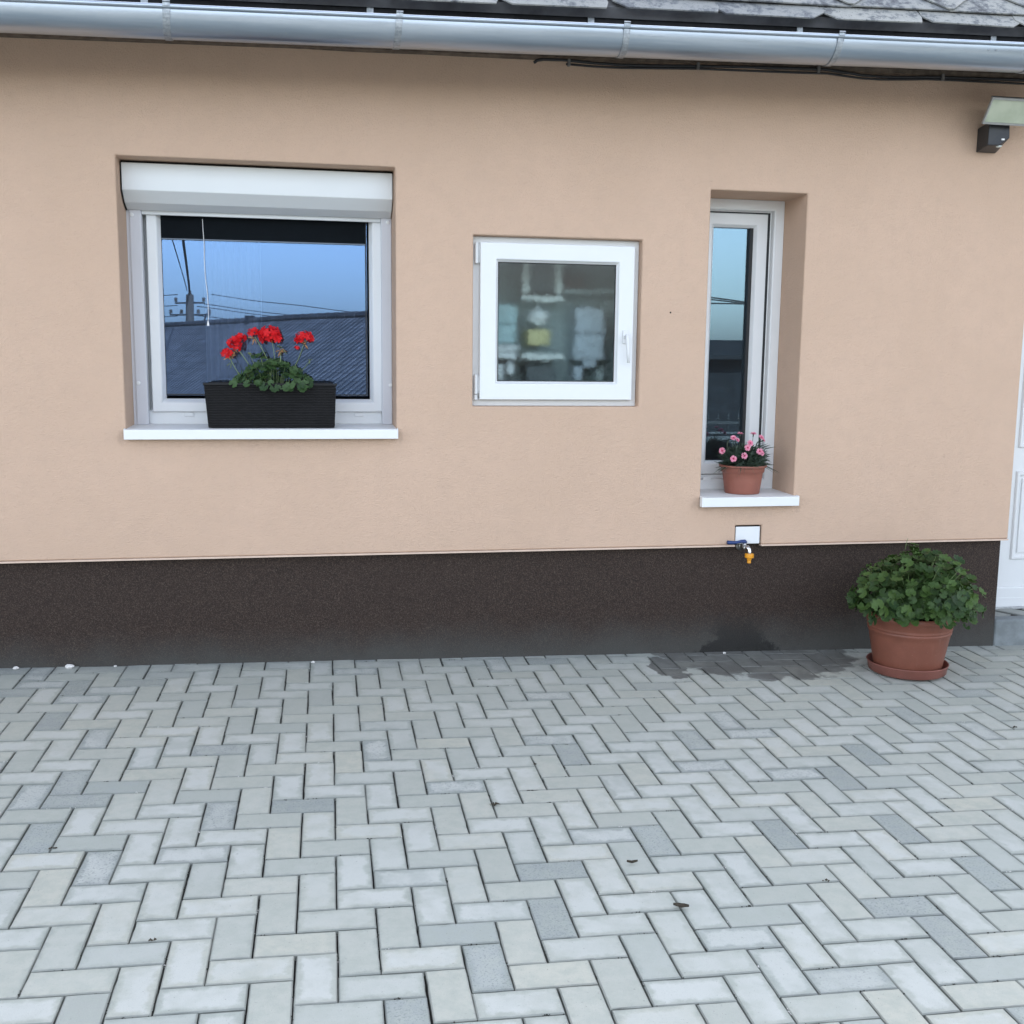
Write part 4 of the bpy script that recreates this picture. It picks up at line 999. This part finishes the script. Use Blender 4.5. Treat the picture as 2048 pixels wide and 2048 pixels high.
# ------------------------------------------------------------------ small litter on the paving
def on_yard(x, y): 
    l = LM.inverted() @ Vector((x, y, 0)); return LM @ Vector((l.x, l.y, .001))
lit = [((.564,-1.605),'weed','dark sprig of weed growing in a joint at mid yard'),((.948,-2.295),'leaf','curled dry leaf lying furthest to the front right'),((-.398,-2.273),'clod','dark crumb of soil at the front left of the paving'),
       ((-.738,-1.747),'clod','small dark crumb near the left picture edge'),((.891,-2.04),'leaf','thin dry leaf sliver lying on a grey paver'),((.763,-1.285),'clod','small dark crumb right of the yard centre nearer the wall'),((1.411,-2.205),'clod','small dark crumb in a joint at the front right'),((2.786,-1.107),'clod','dark crumb at the right edge of the paving')]
rt = random.Random(12)
for (x, y), kind, lab in lit:
    p = on_yard(x, y)
    q = MB()
    if kind == 'weed':
        for k in range(16):
            a = rt.uniform(0, 6.28); L = rt.uniform(.008, .02); q.tube([p, p+Vector((math.cos(a)*L*.5, math.sin(a)*L*.5, .008)), p+Vector((math.cos(a)*L, math.sin(a)*L, .004))], [.0012,.0014,.0005], 4)
        o = q.build('weed', M['dry_leaf']); tag(o, lab, 'weed')
    elif kind == 'leaf':
        L, wd = (.026, .012) if y < -2.2 else (.020, .005); ang = rt.uniform(-.5, .3)
        for k in range(7):
            t = k/6; w_ = wd*math.sin(math.pi*min(.97, max(.04, t))); c0 = p + Vector((math.cos(ang)*(t-.5)*L*1.6, math.sin(ang)*(t-.5)*L*1.6, .003+.009*abs(t-.5)))
            for s in (-1, 0, 1): q.v.append(tuple(c0 + Vector((-math.sin(ang), math.cos(ang), 0))*w_*s + Vector((0,0,.006*abs(s)))))
        q.f = [(3*k+s, 3*k+3+s, 3*k+4+s, 3*k+1+s) for k in range(6) for s in (0, 1)]
        o = q.build('dry_leaf', M['dry_leaf'], smooth=True); o.modifiers.new('s', 'SOLIDIFY').thickness = .0008; tag(o, lab, 'leaf')
    else:
        for k in range(5):
            c0 = p + Vector((rt.gauss(0,.005), rt.gauss(0,.003), .002)); s = rt.uniform(.003, .006)
            q.add([c0+Vector((s,0,0)), c0+Vector((-s*.4,s*.8,0)), c0+Vector((-s*.5,-s*.7,0)), c0+Vector((0,0,s*.9)), c0+Vector((0,0,-s*.4))], [(0,1,3),(1,2,3),(2,0,3),(1,0,4),(2,1,4),(0,2,4)])
        o = q.build('soil_crumb', M['dry_leaf']); tag(o, lab, 'soil')
for i, (x, y, s, lab) in enumerate(((-1.27,.012,.014,'white pebble at the foot of the plinth near the left edge'),(-1.05,.010,.022,'largest white pebble at the foot of the plinth'),(-.86,.014,.008,'tiny white pebble right of the largest pebble by the plinth'),(.0,.006,.010,'small white pebble at the plinth foot below the wide window'),(1.985,.004,.009,'white pebble at the plinth foot below the tap'))):
    s *= .72; p = on_yard(x, y); bm = bmesh.new(); bmesh.ops.create_icosphere(bm, subdivisions=2, radius=s)
    for v in bm.verts: v.co = Vector((v.co.x*1.25, v.co.y*.8, v.co.z*.7)) * (1 + rt.uniform(-.16,.16))
    me = bpy.data.meshes.new('pebble'); bm.to_mesh(me); bm.free(); me.materials.append(M['pebble'])
    o = bpy.data.objects.new('pebble', me); COL.objects.link(o); o.location = p + Vector((0,0,s*.5)); tag(o, lab, 'pebble', 'pebbles along the plinth')

# ------------------------------------------------------------------ what stands behind the square pane
def shelf_x(cx): return .848 + (cx-368)/1142*.551
def shelf_z(cy): return 1.892 - (cy-405)/1157*.533
YS = .36; KS = (4.831+YS)/4.866
def sx(c): return shelf_x(c)*KS
def szz(c): return 1.46 + (shelf_z(c)-1.46)*KS
su = empty('shelf_unit', (1.15, .45, 1.0), 'grey shelf unit with white boards behind the square window', 'shelf')
MB().box(.62, 1.64, .62, .64, .6, 2.6).build('back_panel', M['shelf_back'], su)
for c in (1262, 690): MB().box(sx(600), sx(1010), .40, .62, szz(c+80)+.0, szz(c+30)).build('board', M['shelf_white'], su)
for c in (640, 960): MB().box(sx(c-30), sx(c+35), .42, .62, szz(690), szz(380)).build('upright', M['shelf_white'], su)
def towel(cx0, cx1, cy0, cy1, mat, lab, n=3, y=.40):
    t = empty('folded_towel_stack', ((sx(cx0)+sx(cx1))/2, y+.1, szz(cy1)), lab, 'towels')
    z0_, z1_ = szz(cy1), szz(cy0); h = (z1_-z0_)/n; rr = random.Random(int(cx0))
    for k in range(n): MB().box(sx(cx0)+rr.uniform(0,.008), sx(cx1)-rr.uniform(0,.008), y+rr.uniform(0,.01), y+.2, z0_+k*h+.001, z0_+(k+1)*h-.001).build('towel', M[mat], t, bevel=min(.012, h*.4), seg=3)
towel(330, 565, 810, 1200, 'towel_teal', 'pale teal folded towels seen through the left of the square pane', 2)
towel(330, 575, 1205, 1345, 'towel_white', 'pale stack below the teal towels behind the square pane', 2)
towel(1125, 1425, 825, 1350, 'towel_grey', 'grey blue folded towels seen through the right of the square pane', 2)
bx_ = MB().box(sx(655), sx(885), .40, .56, szz(1205), szz(1050)).build('yellow_box', M['box_yellow'], bevel=.008); tag(bx_, 'dull yellow box at the centre behind the square pane', 'box')
bm = bmesh.new(); bmesh.ops.create_icosphere(bm, subdivisions=3, radius=1); rr = random.Random(77)
for v in bm.verts: v.co *= 1 + rr.uniform(-.12,.12)
me = bpy.data.meshes.new('plastic_bag'); bm.to_mesh(me); bm.free(); me.materials.append(M['towel_white'])
o = bpy.data.objects.new('plastic_bag', me); COL.objects.link(o); o.location = ((sx(680)+sx(890))/2, .47, (szz(835)+szz(1000))/2); o.scale = (.054, .05, .042); tag(o, 'crumpled white bag above the yellow box behind the square pane', 'bag')
o = MB().box(sx(680), sx(940), .44, .60, szz(668), szz(390)).build('dark_box', M['dark_box'], bevel=.004); tag(o, 'dark box between white uprights behind the square pane', 'box')
for i, (a, b) in enumerate(((1040,1125),(1150,1235))):
    o = MB().lathe([(0,0),((sx(b)-sx(a))/2,0),((sx(b)-sx(a))/2,.06),(.012,.075),(.012,.085),(0,.085)], 20, ((sx(a)+sx(b))/2, .48, szz(650))).build('jar', M['jar_brown'], smooth=False)
    tag(o, ['left brown jar at the top right behind the square pane', 'right brown jar at the top right behind the square pane'][i], 'jar', 'jars behind the square pane')
o = MB().box(sx(1020), sx(1560), .44, .62, szz(680), szz(652)).build('small_shelf', M['shelf_back']); tag(o, 'dark shelf under the brown jars behind the square pane', 'shelf')
o = MB().box(sx(660), sx(930), .41, .60, szz(1640), szz(1400)).build('dark_box', M['dark_box'], bevel=.004); tag(o, 'dark box below the white board behind the square pane', 'box')
for i, (a, b, c, dd_) in enumerate(((370,440,1390,1560),(465,540,1370,1500),(1130,1215,1400,1560),(1225,1350,1290,1420),(1360,1430,1430,1560))):
    o = MB().box(sx(a), sx(b), .42, .56, szz(dd_), szz(c)).build('packet', M[['towel_white','towel_white','towel_grey','towel_grey','shelf_back'][i]], bevel=.01, seg=3)
    tag(o, ['pale packet at the lower left corner behind the square pane','second pale packet from the left at the bottom behind the square pane','grey packet low right of centre behind the square pane','grey blue packet under the right hand towels behind the square pane','dark packet at the lower right corner behind the square pane'][i], 'packet', 'packets behind the square pane')

# ------------------------------------------------------------------ across the yard (seen mirrored in the panes)
nb = empty('neighbour_house', (-2, -30, -3), 'low neighbouring house with dark tiled roof mirrored in the wide window', 'house')
A = Vector((-9.0, -44.4, 2.575)); B = Vector((5.4, -16.4, 2.575)); dr = (B-A).normalized(); pe = Vector((-dr.y, dr.x, 0)); 
if pe.y < 0: pe = -pe
def roofplane(side, nm):
    q = MB(); e0 = A + pe*5*side - Vector((0,0,3.4)); e1 = B + pe*5*side - Vector((0,0,3.4)); th = Vector((0,0,-.12))
    q.v = [tuple(v) for v in (A, B, e1, e0, A+th, B+th, e1+th, e0+th)]; q.f = [(0,1,2,3),(7,6,5,4),(0,4,5,1),(1,5,6,2),(2,6,7,3),(3,7,4,0)]
    L = (B-A).length; q.uv = [(0,0),(L,0),(L,6.05),(0,6.05)]*2; return q.build(nm, M['roof_tiles'], nb)
roofplane(1, 'roof_slope'); roofplane(-1, 'roof_slope')
rdg = MB(); n_ = 60
for k in range(n_):
    a = A.lerp(B, k/n_); b = A.lerp(B, (k+1.06)/n_); rdg.tube([a, b], [.10, .12], 8)
rdg.build('ridge_tiles', M['roof_tiles'], nb)
q = MB(); w0 = A + pe*4.6; w1 = B + pe*4.6; w2 = B - pe*4.6; w3 = A - pe*4.6
for (p0, p1) in ((w0,w1),(w1,w2),(w2,w3),(w3,w0)):
    q.add([(p0.x,p0.y,-3.4),(p1.x,p1.y,-3.4),(p1.x,p1.y,-.72),(p0.x,p0.y,-.72)], [(0,1,2,3)])
q.build('wall', M['far_wall'], nb)
cpos = A.lerp(B, .50); MB().box(cpos.x-.16, cpos.x+.16, cpos.y-.16, cpos.y+.16, 2.2, 2.74).build('chimney', M['shed_wall'], nb)
po_ = empty('utility_pole', (-5.1, -44.7, -3), 'concrete power pole with insulators mirrored in the wide window', 'pole')
MB().tube([(-5.1,-44.7,-3.2),(-5.1,-44.7,4.1)], [.24,.16], 12).build('shaft', M['bark'], po_)
q = MB()
for zz, hw_ in ((3.75, .62), (3.25, .85)): q.box(-5.1-hw_, -5.1+hw_, -44.76, -44.66, zz-.035, zz+.035)
q.build('cross_arm', M['iron'], po_)
q = MB()
for zz, xx in ((3.75,-5.68),(3.75,-4.52),(3.25,-5.9),(3.25,-5.45),(3.25,-4.75),(3.25,-4.3),(4.05,-5.1)): q.lathe([(.05,0),(.09,.03),(.05,.08),(.08,.12),(.04,.18),(0,.19)], 8, (xx, -44.71, zz+.05))
q.build('insulators', M['bark'], po_)
q = MB(); q.tube([(-6.4,-44.6,3.4),(-6.2,-44.6,3.0),(-6.3,-44.6,2.6),(-5.9,-44.6,2.4)], .04, 6); q.tube([(-4.4,-44.6,3.3),(-4.6,-44.6,2.7),(-4.2,-44.6,2.3)], .04, 6); q.build('jumper_cable', M['cable'], po_)
def wire(a, b, sag, r, lab, name='overhead_wire'):
    a, b = Vector(a), Vector(b); q = MB(); q.tube([a.lerp(b, t/24) - Vector((0,0,sag*4*(t/24)*(1-t/24))) for t in range(25)], r, 5)
    tag(q.build(name, M['cable'], smooth=True), lab, 'wire', 'overhead wires across the yard')
for k, (za, zb) in enumerate(((4.12,3.40),(3.70,2.9),(3.60,2.75),(3.25,2.55))):
    wire((-5.1-.3*k+.9, -44.7, za), (14, -44.7, zb - .3*k*0 - .75), .15, .017, ['topmost thin wire running right from the power pole','second wire from the top right of the power pole','third wire from the top right of the power pole','lowest wire running right from the power pole'][k])
for k, za in enumerate((4.1, 3.65, 3.2)):
    wire((-5.6, -44.7, za), (-16, -44.7, za-.3), .12, .017, ['top wire running left from the power pole','middle wire running left from the power pole','bottom wire running left from the power pole'][k])
wire((-5.1,-44.6,4.2), (-.9,-.1,5.3), -.2, .045, 'thick cable rising from the power pole towards the house', 'service_cable')
wire((-5.2,-44.6,4.25), (-1.6,-.1,5.4), -.2, .018, 'thin cable rising beside the thick one from the power pole', 'service_cable')
for k, (za, zb, lab) in enumerate(((3.30,3.17,'upper black cable mirrored in the narrow window'),(3.24,3.13,'middle black cable mirrored in the narrow window'),(3.12,3.125,'lowest thin wire mirrored in the narrow window'))):
    s_ = (zb-za)/1.26; wire((11.45-9, -24.7, za-s_*9), (12.7+9, -24.7, zb+s_*9), .0, .022, lab)
sd_ = empty('dark_shed', (9, -16, -1), 'dark shed mirrored in the narrow window', 'shed')
MB().box(6.0, 13.5, -19, -15.2, -1.5, 1.55).build('wall', M['shed_wall'], sd_)
q = MB(); q.extrude_x([(-14.8,1.50),(-14.8,1.58),(-17.1,1.92),(-19.4,1.58),(-19.4,1.50),(-17.1,1.84)], 5.8, 13.8); q.build('roof', M['shed_wall'], sd_)
fe = empty('iron_fence', (5.5, -7.7, -.2), 'spiked iron fence with pale boards mirrored in the narrow window', 'fence')
q = MB(); q.box(3.2, 8.2, -7.72, -7.69, .655, .69); q.box(3.2, 8.2, -7.72, -7.69, .12, .15); q.build('rail', M['iron'], fe)
q = MB(); q.box(3.2, 8.2, -7.68, -7.65, .535, .555); q.box(3.2, 8.2, -7.68, -7.65, .41, .50); q.box(3.2, 8.2, -7.68, -7.65, .20, .29); q.build('pale_board', M['pale_paint'], fe)
pk = MB(); pk.lathe([(.009,-.3),(.009,.70),(.022,.715),(.009,.735),(.016,.75),(.0,.80)], 8, (0,0,0)); pkm = pk.mesh('picket', M['iron'])
for k in range(36):
    o = bpy.data.objects.new('picket', pkm); COL.objects.link(o); o.parent = fe; o.location = Vector((3.25+.14*k, -7.735, 0)) - wloc(fe)
